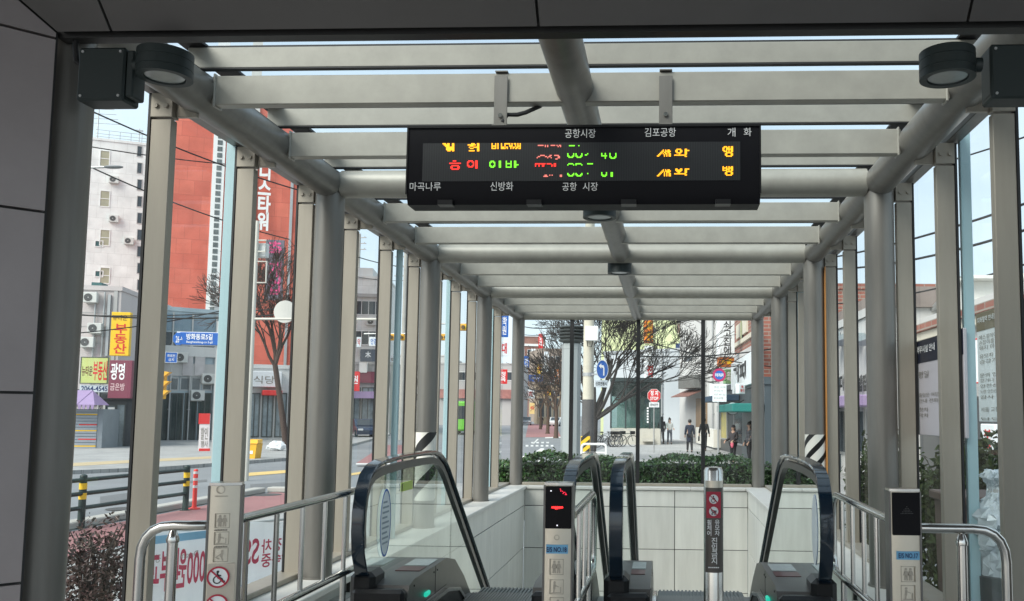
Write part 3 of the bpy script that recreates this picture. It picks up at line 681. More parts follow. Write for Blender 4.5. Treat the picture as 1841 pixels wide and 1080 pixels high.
ledm = bpy.data.materials.new('led_matrix'); ledm.use_nodes = True; n = ledm.node_tree; bs = n.nodes['Principled BSDF']; bs.inputs['Roughness'].default_value = .4
t = n.nodes.new('ShaderNodeTexCoord'); wv = n.nodes.new('ShaderNodeTexWave'); wv.inputs['Scale'].default_value = 24; wv.bands_direction = 'X'
n.links.new(t.outputs['Object'], wv.inputs['Vector']); cr_ = n.nodes.new('ShaderNodeValToRGB'); cr_.color_ramp.elements[0].color = (.006, .007, .009, 1); cr_.color_ramp.elements[1].color = (.014, .016, .018, 1)
n.links.new(wv.outputs['Fac'], cr_.inputs[0]); n.links.new(cr_.outputs[0], bs.inputs['Base Color'])
b = MB(fs.m); b.box(q[0], q[1], -.002, .01, q[2], q[3]); b.build('led_panel', ledm, led)
for body, px in (('공항시장', (1016, 232, 1071, 248)), ('김포공항', (1159, 230, 1215, 246)), ('개', (1308, 230, 1322, 246)), ('화', (1337, 230, 1351, 245)), ('마곡나루', (737, 328, 793, 343)), ('신방화', (882, 327, 923, 343)), ('공항', (1011, 328, 1037, 343)), ('시장', (1048, 328, 1075, 343))):
    ptxt(fs, body, px, M('sign_white', (.55, .55, .55), .5, 0, 0), led, off=.002)
amb = EM('amber_led', (1, .40, .01), 1.25); grn = EM('green_led', (.22, 1, .03), .85); red_ = EM('scarlet_led', (1, .03, .02), 1.1); pnk = EM('rose_led', (1, .25, .2), .6)
PIT_ = 2.1
LEDS = [
 (796, 257.5, amb, "###.##..##..|.#####..##..|..####..##..|...#######..|...#######..|...#######..|....###.##.."),
 (841, 257.5, amb, "...###..##..|#######.##..|..###...##..|.#...#####..|..###...##..|........##..|.#####..##.."),
 (884, 257.5, amb, "#..#.#..#..#####.#.##.#.#|#..#.#..#..#...#.#..#.#.#|####.#..#..#...###..#.###|#..#.#..###.##..#.##.##.#|####.#..####.#..#.#.##.##"),
 (967, 260.5, pnk, "#####.#.#..####.#.##|......#.#........#.#"), (1023, 261, grn, "#####...#"),
 (965, 278.5, pnk, "...####....##..####.|.##....##.##......##|#........#..#.....##|................##.."),
 (1020, 275.5, grn, "#....#.#....#....#|#....#.#....#..##.|##..##.##..##.....|.####...####......"),
 (1081, 275, grn, "#..#...#....#|#..#...#....#|#####..#....#|...#...##..##|...#....####."),
 (808, 288.5, red_, "...###....|..........|##########|..........|..######..|.##....##.|.##....##.|..######.."),
 (840, 288.5, red_, ".####..##|##..##.##|#....#.##|#....#.##|##..##.##|.####..##|.......##"),
 (878, 289, grn, "..###....##....#...#..##.|.##.##...##....#...#..##.|.#...#...##....#####..##.|.#...#...##....#...#..####|.##.##...##....#...#..##.|..###....##....#####..##."),
 (962, 293.5, red_, "#########.####..##|#..#..##......#.##|#..#..##......#.##"), (1020, 293.5, grn, ".####..#####.....#####|#....#.#....#........."),
 (975, 314, pnk, "..##..#.#......##|.####..........##"), (1020, 311, grn, "#....#.#....#....#|##..##.##..##.....|.####...####......"), (1081, 309.5, grn, "#...#...##|#...#...##|##.##...##|.###....##"),
 (1181, 269, amb, ".....#.#.##.|....##.#####|...##.##.##.|..##.#.##.##|.##...#.#.##|##....#.#.##"),
 (1212, 267.5, amb, "..####...##..|.##..##..####|.##..##..##..|..####...##..|....#....##..|##########...|.........##.."),
 (1299, 263, amb, ".###.#.##|##.###.##|#..######|##.#.#.##|.###.#.##|...#####.|..##...##|..##...##|...#####."),
 (1181, 304.5, amb, ".....#.#.##.|....##.#####|...##.#.###.|..##..#.#.##|.##...#.#.##|##....#.#.##"),
 (1212, 303, amb, ".##..##..####|.######..##..|..####...##..|...##....##..|##########...|.........##.."),
 (1299, 299, amb, "#..#.#.##|####.####|#..###.##|####.#.##|...#####.|..##...##|..##...##|...#####."),
]
for x, y, m, s in LEDS:
    b = MB(fs.m)
    for j, row in enumerate(s.split('|')):
        for i, ch in enumerate(row):
            if ch == '#':
                q = fs.rect(x+i*PIT_+.1, y+j*PIT_+.1, x+(i+1)*PIT_-.1, y+(j+1)*PIT_-.1); b.box(q[0], q[1], -.0045, -.0025, q[2], q[3])
    b.build('lit_characters', m, led, smooth=False)
for px in (901, 1197):
    c = at(px, 180, Y0+1-.04); z1 = at(px, 136, 4.70).z; zlow = zt+.006
    b = MB(); b.box(c.x-.037, c.x+.037, 4.695, 4.703, zlow, z1, .002); b.box(c.x-.037, c.x+.037, 4.64, 4.6945, zlow, zlow+.035, .003); b.box(c.x-.035, c.x+.035, 4.70, 4.76, ZT+.088, ZT+.094)
    o = b.build('hanger_bracket', steel, led)
    b = MB(); b.cyl((c.x, 4.684, zlow+.10), (c.x, 4.694, zlow+.10), .013, n=8); b.cyl((c.x-.01, 4.69, zlow+.045), (c.x-.01, 4.694, zlow+.045), .005, n=8); b.build('bolt', chrome, o)
p0, p1, p2 = at(912, 206, 4.72), at(945, 202, 4.74), at(972, 190, 4.79)
b = MB(); b.tube([at(903, 220, 4.7), p0, at(930, 206, 4.73), p1, p2], .012, 8); b.build('power_cable', wire, led)
# ------------------------------------------------------------------ lamps
def drum(c, rad, h, parent):
    b = MB(); b.lathe([(rad*.9, h*.5), (rad, h*.46), (rad, h*.16), (rad*.985, h*.15), (rad*.985, h*.13), (rad, h*.12), (rad, -h*.2), (rad*.985, -h*.21), (rad*.985, -h*.23), (rad, -h*.24), (rad, -h*.5), (rad*.74, -h*.5), (rad*.72, -h*.40)], c, 40)
    b.build('drum', dkgreen, parent, ang=40)
    b = MB(); b.lathe([(rad*.70, -h*.44), (rad*.3, -h*.42)], c, 32); b.build('lens', M('lamp_lens', (.30, .33, .32), .15, 0, .15, 8), parent)
def wall_lamp(label, pc, pb, s, Y):
    c = at(pc[0], pc[1], Y); q0, q1 = at(pb[0], pb[1], Y), at(pb[2], pb[3], Y)
    r = thing('wall_lamp', label, 'lamp', (q0.x, Y, q1.z), 'drum lamps on the portal columns')
    drum(c, .112, .115, r)
    xa, xb = min(q0.x, q1.x), max(q0.x, q1.x)
    b = MB(); b.box(xa, xb, Y-.03, Y+.09, q1.z, q0.z, .008); bx = b.build('junction_box', dkgreen, r)
    xi = xb if s < 0 else xa
    b = MB(); b.box(min(xi, xi-s*.002), max(xi, xi-s*.035), Y-.02, Y+.07, q1.z+.02, q0.z-.01, .006); b.build('cover', dkgreen, bx)
    b = MB()
    for x_ in (xa+.02, xb-.02):
        for z_ in (q1.z+.02, q0.z-.02): b.cyl((x_, Y-.034, z_), (x_, Y-.029, z_), .006, n=8)
    b.build('screw', galv, bx)
    xo_ = xa-.012 if s < 0 else xb+.012; b = MB(); b.tube([(xo_, Y+.03, q0.z-.06), (xo_+s*.035, Y+.03, q0.z-.04), (xo_+s*.05, Y+.035, q0.z+.03), (xo_+s*.045, Y+.05, q0.z+.20)], .012, 8); b.build('conduit', wire, r)
    b = MB(); b.cyl((xi-s*.03, Y, c.z+.0), (c.x+s*.11, Y, c.z), .03, n=14); b.build('arm', dkgreen, r)
    return r
wall_lamp('dark green drum lamp on its box at the left portal column', (297, 117), (150, 90, 228, 184), -1, 3.58)
wall_lamp('dark green drum lamp on its box at the right portal column', (1703, 117), (1776, 84, 1860, 180), 1, 3.58)
for px, py, Y, lab in ((1078, 379, 7.1, 'small dark drum lamp under the roof tube just below the LED board'), (1114, 482, 9.9, 'small dark drum lamp under the roof tube deeper in the tunnel')):
    c = at(px, py, Y); r = thing('ceiling_lamp', lab, 'lamp', (c.x, Y, c.z), 'drum lamps under the roof tube'); drum(c, .137, .12, r)
    b = MB(); b.cyl((c.x, Y, c.z+.058), (XM, Y, ZT-.09), .04, n=14); b.build('stem', dkgreen, r)
# ------------------------------------------------------------------ striped warning wraps on two columns
def wrap(label, X, Y, z0, z1, sp, th):
    r = thing('warning_wrap', label, 'warning sheet', (X, Y-.12, z0), 'striped sheets on the canopy columns'); n = 18; rad = .1145
    def pt(a, z, rr=rad): return (X+rr*math.sin(a), Y-rr*math.cos(a), z)
    A = [R(-100+200*k/n) for k in range(n+1)]
    b = MB()
    for a, c in zip(A, A[1:]): b.quad(pt(a, z0), pt(c, z0), pt(c, z1), pt(a, z1))
    b.build('sheet', offw, r)
    b = MB(); z = z0-.3
    while z < z1+.1:
        vid = {}
        def vv(a_, z_):
            key = (round(a_, 4), round(z_, 5))
            if key not in vid: vid[key] = b.P(pt(a_, z_, rad+.0012))
            return vid[key]
        for a, c in zip(A, A[1:]):
            za, zc = z+a*.115*1.0, z+c*.115*1.0
            q = [min(z1, max(z0, t)) for t in (za, zc, zc+th, za+th)]
            ids = []
            for k_ in (vv(a, q[0]), vv(c, q[1]), vv(c, q[2]), vv(a, q[3])):
                if k_ not in ids: ids.append(k_)
            if len(ids) > 2: b.face(*ids)
        if b.f: b.build('stripe', black, r)
        z += sp
wrap('striped warning sheet on the second left column behind the escalator glass', XL, Y0+6, ZL+.30, at(768, 777, Y0+5.9).z, .43, .14)
wrap('striped warning sheet on the second right column above the handrail', XR, Y0+6, ZL+.05, at(1465, 781, Y0+5.9).z, .19, .075)
# ------------------------------------------------------------------ notice boards behind the right glass
def board(label, X, pxl, pxr, pt, ph, pb, head, body, title, lines):
    fa = Fac(pxl, 1574.4*X/(pxl-1196), pxr, 1574.4*X/(pxr-1196)); u0 = fa.hit(pxl, 700)[0]; u1 = u0+fa.len
    zt, zh, zb = fa.hit(pxl, pt)[1], fa.hit(pxl, ph)[1], fa.hit(pxl, pb)[1]
    r = thing('notice_board', label, 'notice board', fa.m @ Vector(((u0+u1)/2, 0, zb)), 'notice boards fixed behind the right glass')
    b = MB(fa.m); b.box(u0, u1, -.004, .02, zb, zt, .004); b.build('panel', body, r)
    b = MB(fa.m); b.box(u0+.002, u1-.002, -.007, -.0045, zh, zt-.002); b.build('header', head, r)
    txt(title, fa.m, (u0+(u1-u0)*.04, u0+(u1-u0)*.46, zh+(zt-zh)*.42, zh+(zt-zh)*.74), whi, r, off=.008, bold=.012)
    for (t, f0, f1, h) in lines:
        v1 = zh-(zh-zb)*f0; txt(t, fa.m, (u0+(u1-u0)*.06, u0+(u1-u0)*f1, v1-h, v1), gtext, r, off=.005)
    return r
board('notice board with dark blue header and mauve sheet behind the right glass', 1.955, 1649, 1735, 614, 654, 781, M('navy_header', (.012, .016, .035), .4, 0, .05, 3), M('mauve_sheet', (.52, .49, .52), .5, 0, .03, 3), '역무시설 안내', [('평일', .12, .3, .05), ('출입문 여닫는 시간', .42, .8, .03), ('안내 전화', .5, .5, .03), ('첫차', .62, .28, .03), ('막차', .70, .28, .03)])
board('notice board with brown header and white sheet of print at far right', 1.975, 1760, 1850, 563, 596, 758, M('tan_header', (.20, .16, .10), .5, 0, .05, 3), M('white_sheet', (.86, .87, .88), .5, 0, .03, 3), '지하철역 안내문', [('에스컬레이터 이용 안내', .05, .9, .028), ('손잡이를 꼭 잡으세요', .11, .85, .028), ('뛰지 마세요', .17, .6, .026), ('유모차 휠체어', .26, .7, .026), ('승강기 이용', .32, .75, .026), ('문의 안내', .47, .55, .026), ('걷거나 뛰지', .53, .6, .022), ('안전선 안에', .59, .75, .022), ('노란 안전선 안에 서 주세요', .65, .9, .022), ('감사', .71, .35, .022), ('서울 교통 안내 센터', .84, .9, .028), ('담당', .95, .5, .018)])
# ================================================================== OUTSIDE
def sheet(name, pts, mat, dz, pix=True):
    b = MB(); P = [G(*p) for p in pts] if pix else [Vector((p[0], p[1], ZS)) for p in pts]
    b.face(*[b.P((p.x, p.y, ZS+dz)) for p in P]); return struct(b.build(name, mat, smooth=False))
pave = BRICK('grey_paving', (.36, .36, .35), (.32, .32, .315), (.20, .20, .20), .4, .2, .008, .8, True)
plaza = BRICK('plaza_paving', (.40, .40, .39), (.36, .36, .355), (.22, .22, .22), .6, .3, .008, .75, True)
redlane = M('red_lane', (.29, .135, .135), .85, 0, .2, .8)
mark = M('road_marking', (.62, .62, .60), .7, 0, .12, 1.5); markw = M('yellow_marking', (.62, .44, .16), .7, 0, .12, 1.5)
def kerbed(name, poly, mat, h=.12):
    b = MB(); b.ext([(x, y, ZS+.001) for x, y in poly], (0, 0, h)); return struct(b.build(name, mat))
# near strips at the left of the entrance
sheet('pavement', [(-7.6, -30), (HX0-.01, -30), (HX0-.01, 24), (-7.6, 24)], pave, .004, False)
sheet('cycle_lane', [(-9.4, -30), (-7.7, -30), (-7.7, 19.6), (-9.1, 20.6), (-9.3, 20.6)], redlane, .008, False)
b = MB(); b.box(-9.75, -9.45, -30, 20.6, ZS, ZS+.12, .02); b.box(-9.45, -5, 20.65, 20.95, ZS, ZS+.12, .02); struct(b.build('kerb', conc))
sheet('cycle_lane', [(640, 833), (690, 800), (760, 800), (735, 833)], redlane, .008)
sheet('cycle_lane', [(945, 786), (1009, 786), (998, 763), (950, 762)], redlane, .008)
for q in (([(436, 851), (545, 843), (545, 848), (436, 857)]), ([(120, 845), (258, 830), (258, 834), (120, 850)]), ([(625, 852), (690, 842), (690, 846), (625, 856)])): sheet('yellow_line', q, markw, .010)
for q in ([(945, 823), (970, 823), (980, 806), (972, 806)], [(980, 786), (1008, 785), (1008, 787), (980, 788)], [(966, 789), (969, 789), (960, 798), (957, 798)]): sheet('white_line', q, mark, .010)
for k in range(6): sheet('white_line', [(945+k*9, 803), (950+k*9, 803), (950+k*9, 800), (945+k*9, 800)], mark, .010)
for k in range(4): sheet('white_line', [(955+k*9, 797), (960+k*9, 797), (960+k*9, 794.5), (955+k*9, 794.5)], mark, .010)
sheet('white_line', [(640, 833), (736, 833), (736, 835), (640, 835.5)], mark, .011)
patch = M('asphalt_patch', (.13, .135, .14), .9, 0, .2, 2); iron = M('cast_iron', (.07, .07, .07), .6, .3, .2, 10)
for q in ([(180, 905), (262, 893), (262, 882), (180, 893)], [(300, 872), (372, 866), (372, 862), (300, 867)], [(450, 880), (520, 874), (520, 866), (450, 871)]): sheet('road_patch', q, patch, .006)
for px_, py_ in ((225, 915), (478, 890), (660, 838)):
    c_ = G(px_, py_); b = MB(); b.disc((c_.x, c_.y, ZS+.012), .34, (1, 0, 0), (0, 1, 0), 24); struct(b.build('manhole_cover', iron))
# far pavement on the left
fp = [G(-60, 868), G(120, 853), G(300, 845), G(545, 826), G(640, 800), G(700, 783), G(700, 772), G(300, 772), G(-60, 772)]
kerbed('far_pavement', [(p.x, p.y) for p in fp], pave)
fpl = [G(-60, 850), G(120, 840), G(256, 832), G(256, 828), G(120, 835), G(-60, 845)]
b = MB(); b.face(*[b.P((p.x, p.y, ZS+.126)) for p in [G(a, c, ZS+.126) for a, c in ((-60, 848), (130, 838), (270, 830), (420, 822), (420, 818), (270, 825), (130, 832), (-60, 842))]]); struct(b.build('tactile_strip', M('tan_tactile', (.45, .36, .22), .8, 0, .15, 3)))
# plaza ahead and to the right
pz = [(HX0, HY1+.1), (HX1+8, HY1+.1), (HX1+8, 130), (1.0, 130), (-2.9, 62), (-4.2, 30), (-4.6, 21), (-4.6, HY1+.1)]
kerbed('plaza_pavement', pz, plaza, .02)
sheet('pavement', [(HX1+.01, -10), (14, -10), (14, HY1+.1), (HX1+.01, HY1+.1)], plaza, .006, False)
# ------------------------------------------------------------------ hedge at the end of the entrance
def leaves(b, n, fn, size):
    for _ in range(n):
        p, nr = fn(); a = Vector((random.gauss(0, 1), random.gauss(0, 1), random.gauss(0, 1)))+nr*.8; a.normalize(); t = a.orthogonal().normalized(); t = Matrix.Rotation(random.uniform(0, 6.28), 3, a) @ t; q = a.cross(t); s = size*random.uniform(.6, 1.3)
        b.quad(p-t*s, p+q*s*.45+a*s*.15, p+t*s, p-q*s*.45+a*s*.15)
r = thing('hedge', 'clipped dark green hedge outside the far glass wall', 'hedge', (XM, 16.9, ZS))
def hp():
    x = random.uniform(-3.3, 2.4); y = random.choice((16.25, random.uniform(16.25, 17.5))); h = 1.06+.07*math.sin(x*2.3)+.05*math.sin(x*5.1+1)
    z = ZS+random.uniform(.15, h) if y < 16.4 or random.random() < .3 else ZS+h+random.uniform(-.06, .02)
    if random.random() < .04: z += random.uniform(0, .10)
    return Vector((x, y+random.uniform(-.06, .06), z)), Vector((0, -1, .6))
b = MB(); leaves(b, 13000, hp, .042); b.build('foliage', leafm, r, smooth=False)
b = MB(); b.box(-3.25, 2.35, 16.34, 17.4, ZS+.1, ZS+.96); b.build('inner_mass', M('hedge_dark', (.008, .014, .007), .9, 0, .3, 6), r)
b = MB()
for k in range(22):
    x = -3.1+k*.25; b.cyl((x, 16.5, ZS), (x+.05, 16.45, ZS+.3), .012, n=5)
b.build('stem', bark, r)
b = MB(); b.box(-3.5, 2.6, 15.92, 16.14, ZS, .06, .01); tag(b.build('planter_wall', stone, origin=(-.5, 16, ZS)), 'low stone kerb wall in front of the hedge', 'wall')
# ------------------------------------------------------------------ bare trees
def branch(b, p, d, L, r, depth, spread, up, n=6, minr=.006, bud=None):
    pts = [p]; seg = 4; dd = d.copy(); q = p.copy()
    for i in range(seg):
        dd = (dd+Vector((random.gauss(0, .12), random.gauss(0, .12), random.gauss(0, .08)+up))).normalized(); q = q+dd*(L/seg); pts.append(q.copy())
    rs = [max(minr, r*(1-.45*i/seg)) for i in range(seg+1)]
    b.tube(pts, rs, n if depth > 2 else 4, cap=False)
    if depth <= 0: return
    k = 3 if depth > 1 else 5
    for i in range(k):
        t = random.uniform(.25, 1); j = min(seg-1, int(t*seg)); s = pts[j]+(pts[j+1]-pts[j])*(t*seg-j)
        ax = dd.orthogonal().normalized(); ax = Matrix.Rotation(random.uniform(0, 6.28), 3, dd) @ ax
        nd = (dd*math.cos(spread)+ax*math.sin(spread)*random.uniform(.7, 1.2)).normalized()
        branch(b, s, nd, L*random.uniform(.62, .82), rs[-1]*random.uniform(.65, .9), depth-1, spread, up, n, minr, bud)
def tree(label, base, hsplit, r, limbs, L, depth, mat, spread=.55, up=.03, lean=(0, 0), group=None, minr=.006, species='bare_tree'):
    o = thing(species, label, 'tree', base, group); base = Vector(base); top = base+Vector((lean[0], lean[1], hsplit))
    b = MB(); b.tube([base, base+Vector((0, 0, .2)), base+(top-base)*.5+Vector((.03, 0, 0)), top], [r*1.5, r*1.12, r*.95, r*.85], 12); b.build('trunk', mat, o)
    b = MB()
    for d, f in limbs: branch(b, top-Vector((0, 0, .08)), Vector(d).normalized(), L*f, r*.55, depth, spread, up, minr=minr)
    b.build('crown', mat, o, smooth=False)
    return o
bt = G(1073, 800)
Yt = 36.0; bt = at(1064, 746, Yt); bt.z = ZS
tree('large bare dark tree spreading over the pavement beyond the end glass', (bt.x, Yt, ZS), 1.75, .155, [((-.75, 0, 1), 1.05), ((-.35, .2, 1), 1.2), ((-.08, -.2, 1), 1.25), ((.18, .1, 1), 1.3), ((.4, -.1, 1), 1.35), ((.68, .2, 1), 1.4), ((1, 0, .95), 1.4), ((1.1, -.1, .72), 1.25)], 2.05, 5, M('bark_dark', (.036, .031, .029), .9, 0, .3, 12, .4), .48, .035, (.12, 0), minr=.0085)
lt = at(517, 746, 44); 
tree('bare street tree with brown twigs before the red tower', (lt.x, 44, ZS), 4.3, .15, [((-.35, .1, 1), 1), ((-.55, -.1, .9), .9), ((.1, .1, 1), 1.1), ((.3, 0, 1), .8), ((-.15, .3, 1), 1)], 2.9, 5, M('bark_brown', (.060, .040, .034), .9, 0, .25, 10), .52, .03, (-.75, 0), minr=.010)
for i, (px, Y, h, lab) in enumerate(((985, 85, 2.6, 'distant bare roadside tree nearest the grey vent tower'), (972, 110, 2.4, 'distant bare roadside tree before the red brick building'), (1000, 70, 2.2, 'distant bare roadside tree touching the vent tower side'))):
    p = at(px, 746, Y); tree(lab, (p.x, Y, ZS), h, .16, [((-.3, 0, 1), 1), ((.4, 0, 1), 1), ((.1, .2, 1), 1.1), ((-.5, 0, .7), .8)], 2.4, 3, twig, .5, .03, group='bare trees along the far road', minr=.018)
# shrub at lower left and plants at right
def shrub(name, label, c, rad, n, size, mat, stems=10, cat='shrub'):
    o = thing(name, label, cat, (c[0], c[1], ZS)); c = Vector(c)
    b = MB()
    def f():
        v = Vector((random.gauss(0, 1), random.gauss(0, 1), random.gauss(0, 1))).normalized(); k = random.uniform(.45, 1.08)*(1+.25*math.sin(v.x*7+v.z*5)*math.cos(v.y*6)); return c+Vector((v.x*rad[0], v.y*rad[1], v.z*rad[2]))*k, v
    leaves(b, n, f, size); b.build('foliage', mat, o, smooth=False)
    b = MB()
    for k in range(stems):
        v = Vector((random.uniform(-1, 1)*rad[0], random.uniform(-1, 1)*rad[1], rad[2]*random.uniform(.2, .9))); b.tube([(c.x+v.x*.1, c.y+v.y*.1, ZS), c+v*.4, c+v], [.012, .009, .004], 5)
    b.build('stems', bark, o, smooth=False)
    return o
c = at(168, 1040, 6.6); shrub('winter_shrub', 'dark reddish brown winter shrub outside the left glass', (c.x-.05, 6.7, c.z-.02), (.30, .30, .46), 3000, .022, leafd, 26)
# ------------------------------------------------------------------ banner, guard rail, delineator
fb = Fac(258, 6.55, 540, 7.75)
q = fb.rect(258, 955, 540, 1075); 
ban = thing('banner', 'white banner with mirrored red lettering hung outside the left glass', 'banner', fb.m @ Vector((1, 0, q[2])))
zt0, zb0 = fb.hit(265, 962)[1], fb.hit(400, 1085)[1]
b = MB(fb.m); N = 24; L = fb.len; base = [b.P((L*k/N, .02*math.sin(k*1.1), zb0)) for k in range(N+1)]; topv = [b.P((L*k/N, .012*math.sin(k*.8+1), zt0+.015*math.sin(k*.5))) for k in range(N+1)]
for k in range(N): b.face(base[k], base[k+1], topv[k+1], topv[k])
bcl = M('banner_cloth', (.80, .83, .85), .7, 0, .05, 3); n = bcl.node_tree; tl_ = n.nodes.new('ShaderNodeBsdfTranslucent'); tl_.inputs[0].default_value = (.85, .88, .9, 1); ms_ = n.nodes.new('ShaderNodeMixShader'); ms_.inputs[0].default_value = .45
n.links.new(n.nodes['Principled BSDF'].outputs[0], ms_.inputs[1]); n.links.new(tl_.outputs[0], ms_.inputs[2]); n.links.new(ms_.outputs[0], n.nodes['Material Output'].inputs[0])
bo = b.build('cloth', bcl, ban)
b = MB(fb.m); b.box(0, L*.5, -.03, -.027, zt0-.07, zt0-.01); b.build('blue_band', M('banner_blue', (.20, .42, .62), .6, 0, .25, 2), ban)
b = MB(fb.m); b.box(L*.62, L, -.03, -.027, zb0+.02, zb0+.13); b.build('blue_foot', M('banner_steel_blue', (.10, .24, .42), .6, 0, .2, 2), ban)
rink = M('banner_red', (.50, .03, .09), .6, 0, .05, 3)
h = zt0-zb0
txt('1000원 부과', fb.m, fb.rect(262, 984, 372, 1058), rink, ban, off=.027, mirror=True, bold=.02)
txt('주정차\n단속중', fb.m, fb.rect(466, 966, 520, 1016), rink, ban, off=.027, mirror=True, bold=.02)
txt('SS', fb.m, fb.rect(434, 968, 462, 1014), rink, ban, off=.027, mirror=True, bold=.02)
txt('Dream Seoul 강서', fb.m, (L*.06, L*.34, zb0+h*.66, zb0+h*.76), gtext, ban, off=.027, mirror=True)
b = MB(fb.m)
for u in (0, L*.52, L): b.cyl((u, .05, ZS), (u, .05, zt0+.03), .02, n=10)
b.cyl((0, .05, zt0+.0), (L, .05, zt0), .012, n=8); b.build('frame', galv, ban)
railg = M('guard_rail_paint', (.018, .035, .032), .5, 0, .1, 4)
gp = [(-50, 985), (145, 950), (333, 918)]
P3 = [G(px, py) for px, py in gp]; P3[0] = P3[1]*2-P3[2]
gr = thing('guard_rail', 'dark green roadside guard rail with yellow banded posts', 'guard rail', P3[1])
for p in P3:
    b = MB(); b.cyl((p.x, p.y, ZS), (p.x, p.y, ZS+.84), .055, n=14); b.ball((p.x, p.y, ZS+.84), (.057, .057, .035), 12, 6); b.cyl((p.x, p.y, ZS), (p.x, p.y, ZS+.02), .1, n=14); o = b.build('post', railg, gr)
    for z in (.30+.22, .68): b = MB(); b.cyl((p.x, p.y, ZS+z-.05), (p.x, p.y, ZS+z+.05), .058, n=14, cap=False); b.build('reflective_band', yell, o)
for z in (.33, .56, .78):
    b = MB(); a, c = P3[0], P3[2]; d = (c-a).normalized()
    b.tube([(a.x, a.y-.07, ZS+z), (c.x, c.y-.07, ZS+z)], .035, 8); b.build('bar', railg, gr)
b = MB(); b_ = P3[1]+(P3[2]-P3[1])*.75
d = (P3[2]-P3[1]).normalized()
for k in range(7):
    for s in (.33, .72):
        p = P3[1]+d*((P3[2]-P3[1]).length*s+k*.09); b.box(p.x-.025, p.x+.025, p.y-.108, p.y-.104, ZS+.765, ZS+.80)
b.build('lettering', whi, gr)
p = G(349, 916); r = thing('delineator_post', 'red flexible delineator post beside the guard rail', 'bollard', p)
b = MB(); b.lathe([(.11, 0), (.11, .03), (.05, .05), (.04, .08), (.042, .75), (.03, .78)], (p.x, p.y, ZS), 16); b.build('post', M('delineator_red', (.75, .05, .04), .5, 0, .05, 4), r)
for z in (.42, .56, .69): b = MB(); b.cyl((p.x, p.y, ZS+z), (p.x, p.y, ZS+z+.05), .044, n=16, cap=False); b.build('reflective_band', M('silver_band', (.7, .68, .68), .4, 0, 0), r)
# ------------------------------------------------------------------ buildings
def building(name, label, px0, Y0_, px1, Y1_, pytop, depth, mat, group=None, zb=ZS, roofh=.25, roofmat=None):
    fa = Fac(px0, Y0_, px1, Y1_); zt = fa.hit((px0+px1)/2, pytop)[1]; L = fa.len
    r = thing(name, label, 'building', fa.m @ Vector((L/2, depth/2, zb)), group)
    b = MB(fa.m); b.box(0, L, 0, depth, zb, zt); b.build('wall', mat, r)
    b = MB(fa.m); b.box(-.06, L+.06, -.08, depth+.06, zt, zt+roofh); b.build('parapet', roofmat or mat, r)
    r['_zt'] = zt
    return r, fa
def window(r, fa, px, mat=None, frame=white, t=.08, mull=1, rows=1):
    u0, u1, v0, v1 = fa.rect(*px); b = MB(fa.m); e = min(t, (u1-u0)*.12)
    for a in ((u0, u1, v1-e, v1), (u0, u1, v0, v0+e), (u0, u0+e, v0+e, v1-e), (u1-e, u1, v0+e, v1-e)): b.box(a[0], a[1], -.05, .02, a[2], a[3])
    for k in range(1, mull): x = u0+(u1-u0)*k/mull; b.box(x-e*.4, x+e*.4, -.04, .02, v0+e, v1-e)
    for k in range(1, rows): z = v0+(v1-v0)*k/rows; b.box(u0+e, u1-e, -.035, .02, z-e*.4, z+e*.4)
    o = b.build('window', frame, r, smooth=False)
    b = MB(fa.m); b.box(u0+e, u1-e, -.012, .01, v0+e, v1-e); b.build('pane', mat or wing, o, smooth=False)
    return o
def slab(r, fa, name, px, mat, w0=-.05, w1=.02, bev=0):
    u0, u1, v0, v1 = fa.rect(*px); b = MB(fa.m); b.box(u0, u1, w0, w1, v0, v1, bev); return b.build(name, mat, r)
wplast = BRICK('white_tile_wall', (.76, .76, .74), (.73, .73, .71), (.60, .60, .58), 1.6, 1.2, .02)
redpan = BRICK('red_panel', (.66, .165, .11), (.56, .125, .085), (.46, .11, .075), 1.5, 1.25, .02)
brick = BRICK('red_brick', (.32, .12, .085), (.26, .095, .07), (.30, .26, .22), .5, .16, .02)
bgrey = M('grey_render', (.42, .41, .40), .8, 0, .08, .6, streak=1); cream = M('cream_render', (.60, .56, .46), .8, 0, .08, .6, streak=1)
wrend = M('white_render', (.55, .55, .54), .75, 0, .06, .5, streak=1); dark = M('dark_front', (.05, .055, .06), .4, 0, .2, 1)
ygreen = M('yellow_green_render', (.58, .63, .36), .8, 0, .06, .5, streak=1)
pinkb = M('pinkish_render', (.52, .47, .46), .8, 0, .06, .6, streak=1)
# white apartment block far left
ap, fa = building('apartment_block', 'tall white apartment block with small stacked windows', 60, 84, 258, 88, 250, 14, wplast)
for y in (270, 342, 412, 480): window(ap, fa, (179, y, 198, y+30), M('sand_pane', (.36, .34, .24), .3, 0, .2, 1), mull=1, rows=2)
for y in (432, 486, 508): window(ap, fa, (170, y, 186, y+12), M('green_pane', (.04, .10, .10), .2, 0, .2, 1))
for k in range(9): window(ap, fa, (246, 262+k*30, 256, 282+k*30), wing, bgrey)
b = MB(fa.m)
for k in range(9): x = 4+k*1.0; b.cyl((x, .3, ap['_zt']), (x, .3, ap['_zt']+1.2), .03, n=5)
for z in (.5, .8, 1.2): b.cyl((3.8, .3, ap['_zt']+z), (12.2, .3, ap['_zt']+z), .03, n=5)
b.build('roof_railing', galv, ap)
b = MB(fa.m); z = ap['_zt']; u = fa.hit(248, 240)[0]; b.cyl((u, 1, z), (u, 1, z+2.0), .05, n=6); b.box(u-.35, u+.35, .95, 1.05, z+1.7, z+1.85); u = fa.hit(172, 240)[0]; b.cyl((u, 1, z), (u, 1, z+4.5), .06, n=6)
for k in range(5): b.cyl((u-.9, 1, z+2+k*.5), (u+2.0-.2*k, 1, z+2.2+k*.5), .03, n=5)
b.build('roof_antenna', galv, ap)
fa0 = fa
